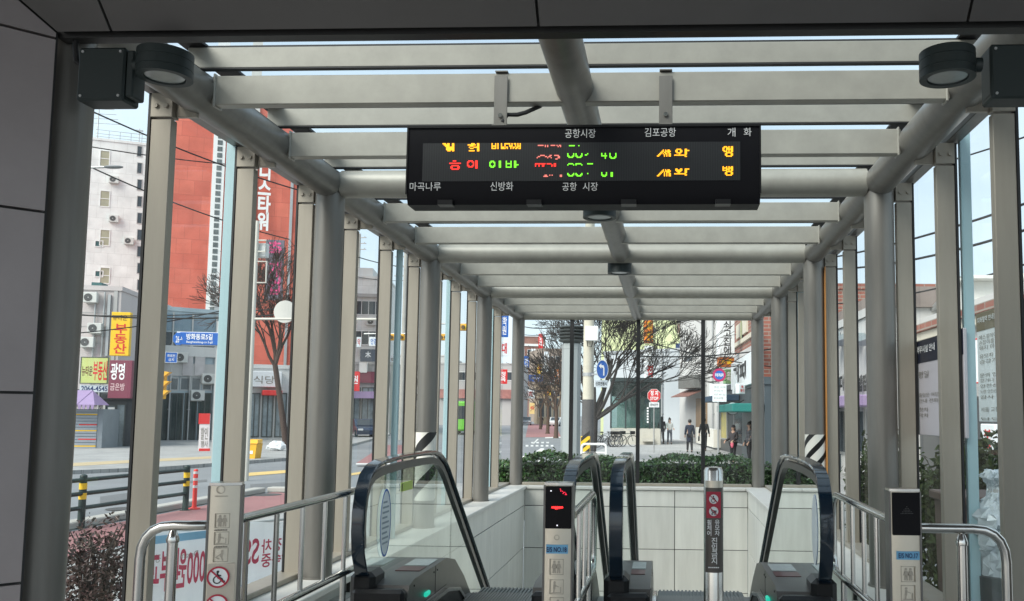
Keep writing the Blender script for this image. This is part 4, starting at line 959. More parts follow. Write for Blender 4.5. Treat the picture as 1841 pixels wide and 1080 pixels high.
# red tower
rt, fr_ = building('tower_building', 'tall red panelled tower building with white vertical lettering', 288, 70, 530, 74, 178, 14, redpan)
slab(rt, fr_, 'white_corner_strip', (381, 40, 403, 600), white, -.10, .02)
b = MB(fr_.m); u0, u1, _, _ = fr_.rect(383, 300, 400, 302); z = 2.0
while z < rt['_zt']-1: b.box(u0+.28, u1-.06, -.13, -.101, z, z+.40); z += .55
b.build('glass_block_row', M('glass_block', (.13, .15, .15), .2, 0, .6, 2), rt, smooth=False)
slab(rt, fr_, 'white_pillar', (444, 60, 462, 600), M('pale_tile', (.62, .60, .55), .6, 0, .08, 1), -.15, .02)
b = MB(fr_.m); u0, u1, _, _ = fr_.rect(524, 300, 529, 302); b.box(u0, u1, -.12, .02, ZS, rt['_zt']); b.build('corner_trim', galv, rt)
txt('메\n디\n스\n타\n워', fr_.m, fr_.rect(464, 264, 488, 416), white, rt, off=.25, bold=.035, thick=.1, line=.88, name='tower_lettering')
slab(rt, fr_, 'duct', (386, 545, 440, 560), galv, -.3, -.02)
# glass fronted building under the tower
gb, fg = building('glass_shop_building', 'low blue glass fronted shop building below the red tower', 240, 52, 420, 56, 560, 10, M('blue_grey_panel', (.38, .46, .50), .35, .2, .1, .8))
slab(gb, fg, 'upper_glazing', (282, 566, 398, 596), wingb, -.04, .02); slab(gb, fg, 'white_fascia', (240, 622, 410, 640), wrend, -.2, .02)
slab(gb, fg, 'grey_band', (240, 653, 410, 676), bgrey, -.15, .02); slab(gb, fg, 'dark_glazing', (240, 598, 410, 622), wing, -.03, .02)
for k in range(6): window(gb, fg, (283+k*20, 678, 301+k*20, 702), M('grey_pane', (.14, .16, .17), .15, 0, .3, 1), galv)
for k in range(5): window(gb, fg, (280+k*25, 706, 303+k*25, 800), M('dark_pane', (.045, .06, .06), .1, 0, .5, .8), M('dark_frame', (.06, .07, .07), .4, 0, 0), mull=2)
slab(gb, fg, 'stone_base', (240, 792, 410, 818), M('pale_stone_wall', (.50, .47, .42), .7, 0, .1, 1), -1.2, .02)
for k, t in enumerate(('한의원', '치과')):
    slab(gb, fg, 'window_poster', (327+k*22, 640, 345+k*22, 675), M('poster_grey', (.45, .42, .42), .5, 0, .2, 2), -.19, -.15)
# beige building with shop signs
bb, fB = building('beige_shop_building', 'plain greyish beige building behind the yellow sign', 60, 46, 206, 47, 520, 9, pinkb)
slab(bb, fB, 'downpipe', (193, 530, 198, 640), galv, -.15, -.02); slab(bb, fB, 'side_pier', (199, 522, 206, 760), bgrey, -.06, .02)
slab(bb, fB, 'dark_band', (100, 700, 240, 728), dark, -.1, .02); slab(bb, fB, 'rooftop_box', (158, 505, 176, 516), M('teal_box', (.04, .12, .12), .5, 0, .1, 2), .5, 1.5)
for k, y in enumerate((560, 585, 615)): slab(bb, fB, 'seam', (60, y, 193, y+1), bgrey, -.02, .02)
rshop, fS = building('corner_shop', 'dark framed glass shop front below the maroon sign', 184, 43, 262, 44, 718, 6, dark)
window(rshop, fS, (188, 728, 206, 816), M('shop_pane', (.20, .24, .26), .1, 0, .6, 1.5), M('dark_frame', (.06, .07, .07), .4, 0, 0)); window(rshop, fS, (207, 726, 224, 816), M('shop_pane', (.2, .24, .26), .1), MATS['dark_frame'])
slab(rshop, fS, 'window_card', (194, 732, 206, 744), white, -.09, -.05); slab(rshop, fS, 'white_pillar', (183, 726, 187, 818), offw, -.12, .0)
psign('hanging_sign', 'yellow vertical sign with red Korean letters above the maroon sign', 'sign', Fac(203, 43.2, 238, 43.4), (203, 562, 237, 640), yell, [('뉴타운', (207, 567, 233, 577), M('brown_ink', (.15, .06, .02), .5, 0, 0)), ('부\n동\n산', (209, 583, 232, 636), M('red_ink', (.62, .03, .02), .5, 0, 0), .02)], .3)
psign('shop_sign', 'yellow green shop sign with dark and red letters over the awning', 'sign', Fac(147, 43.0, 199, 43.3), (148, 642, 198, 690), M('lime_board', (.52, .58, .20), .5, 0, .08, 1), [('뉴타운', (151, 658, 170, 676), MATS['brown_ink'], .02), ('부동산', (171, 649, 197, 684), MATS['red_ink'], .02)], .25, frame=M('dark_frame', (.06, .07, .07), .4, 0, 0))
psign('phone_sign', 'narrow pale strip with a phone number below the lime sign', 'sign', Fac(147, 43.0, 199, 43.3), (146, 692, 198, 705), M('pale_blue_board', (.55, .60, .64), .5, 0, .05, 1), [('2064-4545', (149, 694, 196, 703), M('navy_ink', (.01, .03, .12), .5, 0, 0), .02)], .2)
psign('shop_sign', 'maroon shop sign with white letters right of the lime sign', 'sign', Fac(199, 42.8, 240, 43.0), (199, 648, 240, 716), M('maroon_board', (.20, .045, .075), .5, 0, .08, 1), [('광명', (203, 653, 228, 683), whi, .02), ('금은방', (202, 689, 228, 702), M('pale_pink_ink', (.7, .5, .5), .5, 0, 0))], .25)
# awning stall
fq = Fac(132, 41.0, 190, 41.2); c0 = fq.m @ Vector((.8, 0, ZS)); st = thing('street_stall', 'closed street stall with purple awning and striped shutter', 'stall', c0)
u0, u1, v0, v1 = fq.rect(100, 735, 184, 812)
b = MB(fq.m); b.box(u0, u1, 0, 1.6, ZS+.12, v1); b.build('body', M('stall_grey', (.22, .25, .28), .5, .2, .1, 2), st)
b = MB(fq.m)
for k in range(14): z = v0+(v1-v0)*k/14; b.box(u0+.05, u1-.25, -.03, -.002, z+.02, z+(v1-v0)/14-.02)
b.build('shutter', M('shutter_steel', (.30, .33, .37), .4, .4, .1, 3), st)
for f, m in ((.86, yell), (.62, redp), (.48, yell), (.28, redp), (.12, yell)):
    z = v0+(v1-v0)*f; b = MB(fq.m); b.box(u0+.05 if m is yell else (u0+u1)/2, u1-.25, -.036, -.031, z, z+.055); b.build('stripe', m, st)
a0, a1, az0, az1 = fq.rect(100, 722, 191, 701)[0], fq.rect(100, 722, 191, 701)[1], fq.hit(150, 728)[1], fq.hit(150, 701)[1]
purp = M('purple_awning', (.30, .22, .38), .7, 0, .1, 2)
b = MB(fq.m); b.ext([(a0, .3, az1), (a0, .36, az1), (a0, -1.0, az0), (a0, -1.05, az0+.02)], (a1-a0-.8, 0, 0)); b.ext([(a1-.8, .3, az1), (a1-.8, .36, az1), (a1-.8, -1.0, az0), (a1-.8, -1.05, az0)], (.02, 0, 0))
b.face(b.P((a1-.8, .36, az1)), b.P((a1-.8, -1.05, az0)), b.P((a1, -1.05, az0)), b.P((a1, .36, az0)))
for k in range(12): x = a0+(a1-a0)*k/12; b.ext([(x+.01, -1.05, az0+.02), (x+(a1-a0)/12-.01, -1.05, az0+.02), (x+(a1-a0)/12-.06, -1.05, az0-.2), (x+.06, -1.05, az0-.2)], (0, .02, 0))
b.build('awning', purp, st, smooth=False)
# street furniture on the left
sb = Fac(312, 30, 400, 30.4); r = psign('street_sign', 'blue arrow shaped street name sign with white Korean letters', 'street sign', sb, (324, 598, 398, 620), bluep, [('방화동로5길', (336, 600, 383, 611), whi, .02), ('Banghwadong-ro 5-gil', (336, 613, 383, 618), whi), ('26→', (317, 604, 329, 616), whi)], .06)
q = sb.rect(312, 598, 326, 620); b = MB(sb.m); zc = (q[2]+q[3])/2
b.ext([(q[1]+.01, -.06, q[2]), (q[1]+.01, -.06, q[3]), (q[0]+.1, -.06, q[3]), (q[0], -.06, zc+.08), (q[0], -.06, zc-.08), (q[0]+.1, -.06, q[2])], (0, .06, 0)); b.build('arrow_point', bluep, r)
q2 = sb.rect(312, 596.5, 398, 621.5); b = MB(sb.m); b.box(q2[0]+.1, q2[1], .001, .012, q2[2], q2[3]); b.build('rim', white, r)
u = sb.hit(392, 600)[0]; b = MB(sb.m); b.cyl((u, .08, ZS), (u, .08, q2[3]+.4), .06, n=12); b.build('pole', galv, r)
sb = Fac(296, 31, 322, 31.2); psign('small_sign', 'small blue notice sign hung below the street name sign', 'sign', sb, (297, 633, 319, 652), bluep, [('좌회전', (301, 637, 315, 642), whi), ('금지', (303, 644, 313, 649), whi)], .05, frame=white)
# traffic light seen from the side: three hoods
tp = at(290, 690, 27); r = thing('traffic_light', 'yellow traffic light seen side-on with three hooded lamps', 'traffic light', (tp.x, 27, at(290, 717, 27).z))
z1, z0 = at(290, 667, 27).z, at(290, 717, 27).z; xb = at(285, 690, 27).x
b = MB(); b.box(xb-.02, xb+.16, 26.85, 27.2, z0, z1, .02); b.build('housing', M('signal_yellow', (.78, .40, .03), .45, 0, .06, 3), r)
for k in range(3):
    z = z1-(z1-z0)*(k+.5)/3; h = (z1-z0)/3*.46
    b = MB(); b.ext([(xb+.16, 27.02, z+h), (xb+.42, 27.02, z+h*.85), (xb+.18, 27.02, z-h*.6), (xb+.16, 27.02, z-h)], (0, -.17, 0)); o = b.build('hood', MATS['signal_yellow'], r)
    b = MB(); b.cyl((xb+.162, 26.93, z), (xb+.19, 26.93, z), h*.7, n=16); b.build('lamp', black, o)
b = MB(); b.cyl((xb-.06, 27.05, ZS), (xb-.06, 27.05, z1+.6), .07, n=12); b.build('pole', galv, r)
# street lamp head reaching in from the left
lp = at(165, 300, 34); r = thing('street_lamp', 'grey street lamp on a long arm before the white apartment block', 'street lamp', (lp.x-3, 34, ZS))
b = MB(); b.tube([(lp.x-3, 34, ZS), (lp.x-3, 34, lp.z-1.2), (lp.x-2.6, 34, lp.z-.3), (lp.x-1.5, 34, lp.z-.05), at(192, 300, 34)], [.1, .07, .06, .05, .045], 10); b.build('pole', galv, r)
c = at(204, 300, 34); b = MB(); b.ball(c, (.42, .14, .07), 14, 8); b.build('lamp_head', M('lamp_grey', (.20, .21, .22), .5, .2, .1, 3), r)
# cream traffic pole with arm and mirror
pp = at(450, 700, 24); r = thing('signal_mast', 'cream steel mast with long cross arm in front of the bare tree', 'mast', (pp.x, 24, ZS))
b = MB(); b.tube([(pp.x-.02, 24, ZS), (pp.x, 24, 6.8)], [.075, .05], 12); b.build('pole', M('cream_paint', (.56, .54, .48), .5, 0, .06, 3), r)
a, c = at(440, 573, 24), at(700, 571, 24); b = MB(); b.cyl(a, (c.x, 24, a.z), .035, n=10); b.build('arm', MATS['cream_paint'], r)
for z0_, z1_ in ((432, 452), (470, 508)):
    p0, p1 = at(452, z0_, 24), at(478, z1_, 24)
    b = MB(); b.tube([(p0.x, 24, p0.z), (p1.x, 24, p0.z), (p1.x, 24, p1.z), (p0.x, 24, p1.z)], .025, 8); b.build('bracket', MATS['cream_paint'], r)
p0, p1 = at(455, 437, 24.1), at(478, 462, 24.1); b = MB(); b.box(p0.x, p1.x, 24.08, 24.3, p1.z, p0.z, .02); b.build('control_box', M('pale_box', (.55, .57, .56), .5, 0, .06, 3), r)
c = at(512, 560, 25); b = MB(); b.disc(c, .33, (1, 0, 0), (0, 0, 1), 32, (0, .05, 0)); b.cyl((c.x, 25.04, c.z), (c.x, 25.12, c.z), .05, n=10)
a_ = at(512, 572, 24); o = tag(b.build('round_sign', M('sign_back', (.58, .57, .53), .5, .1, .05, 3), origin=tuple(c)), 'pale round sign plate on the mast arm before the tree', 'sign')
# pink letter board on the red tower, grit box etc.
psign('led_shop_sign', 'dark sign with pink glowing Korean letters behind the tree crown', 'sign', Fac(452, 60, 512, 60.5), (478, 432, 510, 540), M('speckled_board', (.14, .13, .17), .5, 0, .5, 8), [('축', (482, 434, 508, 462), pink, .02), ('개\n업', (483, 470, 506, 530), pink, .02)], .2)
sh, fh = building('white_shop', 'low white shop with red awning at the foot of the red tower', 420, 56, 540, 58, 662, 8, wrend)
for k in range(4): window(sh, fh, (446+k*24, 706, 467+k*24, 786), M('shop_pane', (.2, .24, .26), .1), MATS['dark_frame'], mull=2)
slab(sh, fh, 'red_awning', (470, 702, 505, 711), redp, -1.0, -.02, .03); slab(sh, fh, 'white_canopy', (448, 668, 505, 696), M('pale_signboard', (.66, .68, .70), .5, 0, .15, 2), -.6, -.02, .03)
txt('식당', fh.m, fh.rect(455, 676, 492, 690), gtext, sh, off=.62)
p = G(449, 830); r = thing('grit_box', 'yellow grit box with pale label on the far pavement', 'grit box', p); gy = M('box_yellow', (.78, .42, .02), .45, 0, .06, 3)
x0, x1 = at(437, 815, p.y).x, at(461, 815, p.y).x; z1 = at(450, 797, p.y).z
b = MB(); b.ext([(x0+.06, p.y, ZS+.12), (x1-.06, p.y, ZS+.12), (x1, p.y, z1), (x0, p.y, z1)], (0, .5, 0)); b.build('body', gy, r)
b = MB(); b.ext([(x0-.04, p.y-.04, z1), (x1+.04, p.y-.04, z1), (x1-.02, p.y+.1, z1+.13), (x0+.02, p.y+.1, z1+.13)], (0, .42, .02)); b.build('lid', gy, r)
b = MB(); b.box((x0+x1)/2-.1, (x0+x1)/2+.12, p.y-.012, p.y-.004, ZS+.3, ZS+.42); b.build('label_plate', paper, r)
p = G(498, 815); b = MB(); b.ball((p.x, p.y, ZS+.32), (.4, .3, .24), 14, 9, .05); b.ball((p.x-.3, p.y+.1, ZS+.28), (.25, .25, .18), 12, 8, .05); tag(b.build('plastic_sack', M('white_plastic', (.70, .72, .74), .3, 0, .15, 5, .6), origin=(p.x, p.y, ZS+.1)), 'heap of white plastic sacks near the yellow grit box', 'sack')
fz = Fac(355, 39, 378, 39.2); psign('standing_banner', 'narrow red and white standing banner before the glass shop', 'banner', fz, (358, 744, 377, 818), M('banner_white', (.72, .66, .66), .6, 0, .1, 3), [('할인', (361, 768, 374, 790), gtext, .01), ('행사', (361, 792, 374, 804), gtext, .01)], .04)
for y0_, y1_ in ((743, 762), (806, 819)):
    q = fz.rect(357.5, y0_, 377.5, y1_); b = MB(fz.m); b.box(q[0], q[1], -.06, .012, q[2], q[3]); o = b.build('banner_block', redp); o.parent = [x for x in bpy.data.objects if x.name.startswith('standing_banner')][0]; 
    off = Vector(o.parent['_o']); 
    for v in o.data.vertices: v.co -= off
# white buildings in the next gaps
wb, f2 = building('office_building', 'white three storey office building with dark strip windows', 600, 92, 690, 93, 500, 12, wplast)
for y in (540, 594): window(wb, f2, (612, y, 688, y+26), wing, white, mull=6)
slab(wb, f2, 'cornice', (600, 528, 690, 534), bgrey, -.4, .02); slab(wb, f2, 'white_gable', (604, 478, 668, 500), wrend, 1, 5)
psign('shop_sign', 'dark square sign with pale tree emblem over the shops', 'sign', Fac(640, 79, 690, 79.3), (649, 628, 676, 650), M('slate_board', (.06, .075, .10), .5, 0, .1, 1), [('木', (658, 632, 668, 643), whi, .03)], .3)
s3, f3 = building('row_shop', 'low shop with brown fascia and pale signboard beyond the first column', 600, 80, 700, 80.5, 655, 6, bgrey)
slab(s3, f3, 'brown_fascia', (600, 668, 700, 688), M('maroon_board', (.2, .05, .07), .5), -.4, .02); slab(s3, f3, 'white_sign', (648, 652, 662, 670), white, -.5, -.02)
for k in range(4): window(s3, f3, (602+k*24, 696, 624+k*24, 772), M('shop_pane', (.2, .24, .26), .1), MATS['dark_frame'], mull=2)
slab(s3, f3, 'lilac_awning', (630, 704, 690, 716), purp, -1, -.02)
sg = Fac(630, 60, 650, 60.2); r = psign('round_sign', 'red round shop sign seen just right of the first left column', 'sign', sg, (631, 668, 647, 703), redp, [('원', (634, 675, 644, 690), whi, .02)], .2)
dd, f4 = building('distant_block', 'pale distant apartment block seen between the left uprights', 690, 155, 800, 156, 640, 20, wrend)
for k in range(5):
    for j in range(3): window(dd, f4, (700+k*20, 655+j*26, 712+k*20, 668+j*26), wing, bgrey)
d2, f5 = building('distant_block', 'grey distant shop block with green sign beyond the bus', 790, 145, 935, 146, 655, 15, bgrey)
for k in range(6): window(d2, f5, (800+k*22, 668, 815+k*22, 684), wing, white)
slab(d2, f5, 'shop_band', (790, 700, 935, 716), M('mixed_band', (.36, .16, .14), .6, 0, .6, .6), -.5, -.02)
psign('shop_sign', 'blue vertical sign at the far end of the left glazing', 'sign', Fac(896, 70, 915, 70.3), (899, 566, 913, 606), bluep, [('학\n원', (902, 570, 910, 602), whi, .02)], .3)
psign('shop_sign', 'red and white sign at the far end of the left glazing', 'sign', Fac(896, 72, 915, 72.3), (898, 614, 913, 640), paper, [('대', (901, 617, 910, 636), redp, .03)], .3)
# yellow span signals and pole
def mastpole(label, px, Y, top, rad=.15):
    p = at(px, 746, Y); z = at(px, top, Y).z; o = thing('utility_pole', label, 'pole', (p.x, Y, ZS)); b = MB(); b.tube([(p.x, Y, ZS), (p.x, Y, z)], [rad, rad*.75], 12); b.build('shaft', conc, o)
    b = MB()
    for k in range(3): zz = z-.5-k*.7; b.box(p.x-.8, p.x+.8, Y-.06, Y+.06, zz, zz+.09); [b.cyl((p.x+i*.6, Y, zz+.09), (p.x+i*.6, Y, zz+.22), .04, n=8) for i in (-1, 1)]
    b.build('cross_arm', galv, o); return o
mastpole('concrete utility pole seen between the middle left uprights', 722, 62, 450, .2)
mastpole('tall concrete utility pole far beyond the office building', 636, 100, 420, .18)
for px, py, Y, lab, g_ in ((714, 606, 55, 'yellow signal head on a span arm left of the second column', 0), (803, 606, 55, 'yellow signal head on a span arm right of the second column', 0), (834, 588, 52, 'yellow signal head with green lamp lit', 1)):
    c = at(px, py, Y); r = thing('hanging_traffic_light', lab, 'traffic light', c, 'yellow signal heads over the junction'); b = MB(); b.box(c.x-.55, c.x+.45, Y, Y+.25, c.z-.2, c.z+.2, .05); b.build('housing', M('signal_yellow', (.78, .4, .03), .45), r)
    for k in range(3): b = MB(); x = c.x-.36+k*.32; b.cyl((x, Y-.06, c.z), (x, Y+.01, c.z), .12, n=14); b.build('lens', EM('green_lamp', (.02, .9, .55), 2.5) if g_ and k == 2 else M('dark_lens', (.10, .06, .02), .3, 0, 0), r)
    b = MB(); b.cyl((c.x-2.2, Y+.15, c.z+.22), (c.x+.5, Y+.15, c.z+.24), .05, n=8); b.build('arm', galv, r)
# green bus far away
c = G(826, 772); Yb = 78; x0, x1 = at(812, 750, Yb).x, at(850, 750, Yb).x; r = thing('city_bus', 'green city bus on the road far beyond the left glazing', 'bus', ((x0+x1)/2, Yb, ZS))
gm = M('bus_green', (.16, .50, .06), .4, 0, .05, 1)
b = MB(); b.box(x0, x1, Yb, Yb+9, ZS+.35, ZS+3.0, .15); b.build('body', gm, r)
b = MB(); b.box(x0+.15, x1-.15, Yb-.02, Yb+.05, ZS+1.4, ZS+2.6, .05); b.build('windscreen', wing, r)
for x in (x0+.2, x1-.4):
    b = MB(); b.box(x, x+.22, Yb-.03, Yb+.02, ZS+.7, ZS+.85); b.build('headlight', white, r)
for x in (x0+.1, x1-.1):
    for y in (1.8, 6.8): b = MB(); b.cyl((x-.12, Yb+y, ZS+.48), (x+.12, Yb+y, ZS+.48), .48, n=18); b.build('wheel', black, r)
# ------------------------------------------------------------------ view through the end wall
rbk, f6 = building('brick_building', 'red brick building with white windows at the far end of the road', 930, 258, 978, 260, 606, 14, brick)
for k in range(3):
    for j in range(4): window(rbk, f6, (934+k*14, 628+j*22, 943+k*14, 641+j*22), wing, white)
slab(rbk, f6, 'white_cornice', (930, 618, 978, 622), white, -.3, .02)
psign('vertical_sign', 'white vertical sign on the red brick building far ahead', 'sign', Fac(955, 255, 966, 255.5), (954, 627, 962, 672), paper, [('약\n국', (956, 631, 960, 668), gtext, .02)], .4)
bt2, f7 = building('shop_block', 'brownish shop block with many small signs far ahead', 972, 214, 1012, 216, 628, 14, M('brown_render', (.30, .24, .20), .8, 0, .2, .5))
for j in range(4):
    for k in range(3): window(bt2, f7, (974+k*12, 640+j*20, 983+k*12, 651+j*20), wing, white)
cb, f8 = building('cream_shop', 'cream and orange shop front beside the far road', 966, 168, 1008, 169, 692, 8, M('ochre_render', (.34, .26, .18), .8, 0, .3, .8))
for k in range(3): window(cb, f8, (968+k*13, 715, 979+k*13, 750), dark, cream)
psign('shop_sign', 'blue arrow shop sign hanging over the far road', 'sign', Fac(950, 165, 976, 165.5), (951, 674, 976, 686), bluep, [('수산', (955, 677, 971, 683), whi, .02)], .3)
psign('shop_sign', 'white and red shop sign near the left edge of the end wall', 'sign', Fac(938, 166, 962, 166.5), (939, 700, 962, 716), paper, [('마트', (943, 703, 958, 713), redp, .03)], .3)
psign('vertical_sign', 'white vertical sign right of the brick building far ahead', 'sign', Fac(978, 210, 990, 210.5), (978, 632, 986, 668), paper, [('의\n원', (980, 636, 984, 664), gtext, .02)], .4)
psign('standing_sign', 'yellow standing sign board by the parked car', 'sign', Fac(951, 145, 962, 145.2), (952, 724, 961, 744), M('sign_sand', (.72, .52, .22), .5), [('세일', (953, 730, 960, 736), redp, .03)], .1)
def car(label, px, Y, rz, col, group=None):
    p = at(px, 746, Y); r = thing('parked_car', label, 'car', (p.x, Y, ZS), group); o = Vector((p.x, Y, ZS)); mt = M('car_paint_'+col[0], col[1], .25, .3, .03, 2, coat=.6)
    fr = Matrix.Translation(o) @ Matrix.Rotation(rz, 4, 'Z')
    prof = [(-2.2, .3), (-2.25, .62), (-2.1, .8), (-1.35, .92), (-.75, 1.42), (.9, 1.46), (1.7, .98), (2.2, .9), (2.25, .35)]
    b = MB(fr); b.ext([(-.85, y, z) for y, z in prof], (1.7, 0, 0)); b.build('body', mt, r, ang=20)
    for x in (-.856, .852): b = MB(fr); b.ext([(x, -1.2, .94), (x, -.72, 1.36), (x, .85, 1.4), (x, 1.5, .98)], (.004, 0, 0)); b.build('side_window', wing, r)
    b = MB(fr); b.ext([(-.72, -1.3, .97), (.72, -1.3, .97), (.66, -.8, 1.39), (-.66, -.8, 1.39)], (0, -.02, .015)); b.build('windscreen', wing, r)
    for x in (-.6, .6): b = MB(fr); b.box(x-.18, x+.18, -2.27, -2.2, .6, .74, .02); b.build('headlight', white, r)
    for x in (-.8, .8):
        for y in (-1.35, 1.35): b = MB(fr); b.cyl((x-.1, y, .32), (x+.1, y, .32), .32, n=18); wl = b.build('wheel', black, r); b = MB(fr); b.cyl((x-.105, y, .32), (x+.105, y, .32), .18, n=14); b.build('hub', galv, wl)
    return r
car('grey parked car by the yellow standing sign far ahead', 946, 150, .15, ('grey', (.30, .31, .33)))
# vent tower
vp = at(1026, 746, 28); zt = at(1026, 618, 28).z; zt2 = at(1026, 587, 28).z; rad = .31
r = thing('vent_tower', 'grey octagonal ventilation tower with dark louvred head', 'ventilation tower', (vp.x, 28, ZS))
b = MB(); b.lathe([(rad, ZS), (rad, zt-.18), (rad*1.03, zt-.17), (rad*1.03, zt-.02), (rad, zt)], (vp.x, 28, 0), 8); b.build('shaft', M('vent_grey', (.34, .37, .37), .5, .2, .1, 1.5, streak=1), r, ang=20)
b = MB(); h = zt2-zt
for k in range(5): z = zt+.06+k*h/5.2; b.lathe([(rad*1.0, z-.02), (rad*1.36, z+.02), (rad*1.40, z+.05), (rad*1.1, z+.09)], (vp.x, 28, 0), 24)
b.lathe([(rad*.9, zt), (rad*.9, zt2)], (vp.x, 28, 0), 20); b.build('louvre_head', M('louvre_dark', (.06, .07, .07), .5, .2, .15, 3), r)
# utility pole with box
up = at(1057, 746, 26); r = thing('utility_pole', 'concrete utility pole with white box and dark wrapped foot', 'pole', (up.x, 26, ZS))
zd = at(1057, 718, 26).z
b = MB(); b.tube([(up.x, 26, zd), (up.x, 26, 7.5)], [.165, .14], 18); b.build('shaft', M('pale_concrete', (.52, .49, .40), .8, 0, .15, 2, .1), r)
b = MB(); b.tube([(up.x, 26, ZS), (up.x, 26, zd)], [.185, .178], 18); b.build('dark_wrap', M('wrap_grey', (.09, .085, .085), .8, 0, .2, 4), r)
c0, c1 = at(1053, 587, 25.8), at(1076, 613, 25.8); b = MB(); b.box(c0.x, c1.x, 25.6, 25.83, c1.z, c0.z, .015); b.build('meter_box', white, r)
b = MB(); m_ = at(1060, 616, 25.75); b.tube([(m_.x-.08, 25.75, m_.z+.1), (m_.x-.06, 25.75, m_.z-.1), (m_.x+.06, 25.75, m_.z-.12), (m_.x+.1, 25.75, m_.z+.08)], .015, 6); b.build('cable_loop', wire, r)
b = MB(); z_ = at(1057, 673, 26).z; b.cyl((up.x, 26, z_-.05), (up.x, 26, z_+.05), .175, n=18); b.box(up.x+.1, up.x+.45, 25.86, 25.9, z_-.02, z_+.02); b.build('clamp', galv, r)
ft = Fac(1067, 25.6, 1100, 26.0); c = at(1083, 664, 25.7)
r = thing('turn_sign', 'round blue left turn sign with white plate on the pole', 'traffic sign', c)
ax = ft.ex*.75
b = MB(); b.disc(c, .28, ax, (0, 0, 1), 32, (0, .02, 0)); b.build('plate', bluep, r)
b = MB(); b.ring(c+Vector((0, -.004, 0)), .265, .285, ax, (0, 0, 1), 32, (0, -.006, 0)); b.build('rim', white, r)
b = MB(); q = -.012
def pl(pts): b.ext([c+ax*x+Vector((0, q, z)) for x, z in pts], (0, -.004, 0))
pl([(.04, -.18), (.10, -.18), (.10, .04), (.04, .04)]); pl([(.10, .04), (.06, .12), (-.05, .13), (-.05, .07), (.04, .04)]); pl([(-.05, .18), (-.05, .02), (-.17, .10)]); b.build('arrow', whi, r)
psign('traffic_plate', 'small white plate with black Korean letters below the left turn sign', 'traffic sign', ft, (1068, 683, 1092, 696), paper, [('신호연동시', (1070, 686, 1090, 693), black, .02)], .02)
# hazard board and white rails
fy = Fac(1043, 24.5, 1061, 24.5); r = psign('hazard_board', 'yellow and black striped hazard board at the pole foot', 'hazard board', fy, (1044, 784, 1061, 826), yell, [], .04)
u0, u1, v0, v1 = fy.rect(1044, 784, 1061, 826); b = MB(fy.m); ww = u1-u0
for k in range(3):
    z = v0+.02+k*.24; b.ext([(u0+.01, -.042, z), (u1-.01, -.042, z+.2), (u1-.01, -.042, z+.31), (u0+.01, -.042, z+.11)], (0, -.003, 0))
b.build('stripe', black, r)
def hoop(label, px0, px1, pyt, Y, group='white hoop rails by the road', dbl=True):
    a, c = at(px0, pyt, Y), at(px1, pyt, Y); r = thing('hoop_rail', label, 'rail', ((a.x+c.x)/2, Y, ZS), group); z = a.z
    pts = [Vector((a.x, Y, ZS))]+arc((a.x, Y, z-.1), (a.x, Y, z), (a.x+.1, Y, z))+arc((c.x-.1, Y, z), (c.x, Y, z), (c.x, Y, z-.1))+[Vector((c.x, Y, ZS))]
    b = MB(); b.tube(pts, .03, 10); b.build('hoop', white, r)
    if dbl: b = MB(); b.cyl((a.x, Y, z-.22), (c.x, Y, z-.22), .022, n=8); b.build('cross_bar', white, r)
hoop('white hoop rail before the yellow hazard board', 1046, 1090, 798, 22.5)
hoop('white hoop rail at the left end of the hedge', 938, 968, 821, 21.5); hoop('white hoop rail behind the vent tower foot', 972, 1008, 817, 22.3)
# station glass entrance
ge = thing('glass_entrance', 'small glass station entrance building on a low stone base', 'building', (at(1143, 746, 56).x, 58, ZS)); fe = Fac(1098, 56, 1188, 56)
u0, u1, v0, v1 = fe.rect(1098, 686, 1188, 770); dk_fr = M('green_black_frame', (.03, .045, .045), .4, .2, .1, 2)
b = MB(fe.m); b.box(u0, u1, 0, 6, ZS, v0, .02); b.build('stone_base', M('pale_granite', (.48, .46, .40), .7, 0, .1, 2), ge)
b = MB(fe.m); b.box(u0-.05, u1+.05, -.1, 6, v1, v1+.25, .02); b.box(u0, u1, .05, 5.9, v1-.9, v1-.02)
b.build('roof', dk_fr, ge)
for px in (1098.5, 1125, 1150, 1168, 1187): u = fe.hit(px, 730)[0]; b = MB(fe.m); b.box(u-.05, u+.05, -.02, .1, v0, v1); b.build('mullion', dk_fr, ge)
b = MB(fe.m); b.box(u0+.05, u1-.05, .03, .05, v0, v1-.02); b.build('glass', GLASS('entrance_glass', (.55, .68, .66), 1.2), ge)
b = MB(fe.m); b.box(u0+.1, u1-.1, 5.6, 5.8, v0, v1-.02); b.build('back_wall', M('teal_wall', (.22, .33, .32), .6, 0, .2, 1), ge)
for px in ((1106, 700, 1122, 726),): q = fe.rect(*px); b = MB(fe.m); b.box(q[0], q[1], .5, .54, q[2], q[3]); po = b.build('poster', paper, ge); txt('금연\n구역', fe.m, (q[0]+.06, q[1]-.06, q[2]+.1, q[3]-.1), redp, po, off=-.49, bold=.03)
slab(ge, fe, 'step_block', (1155, 787, 1175, 793), M('pale_granite', (.48, .46, .40), .7), -.5, -.02)
b = MB(fe.m)
for k in range(6): q = fe.rect(1163, 732+k*5, 1166, 735+k*5); b.box(q[0], q[1], -.03, -.021, q[2], q[3])
b.build('glass_marks', whi, ge)
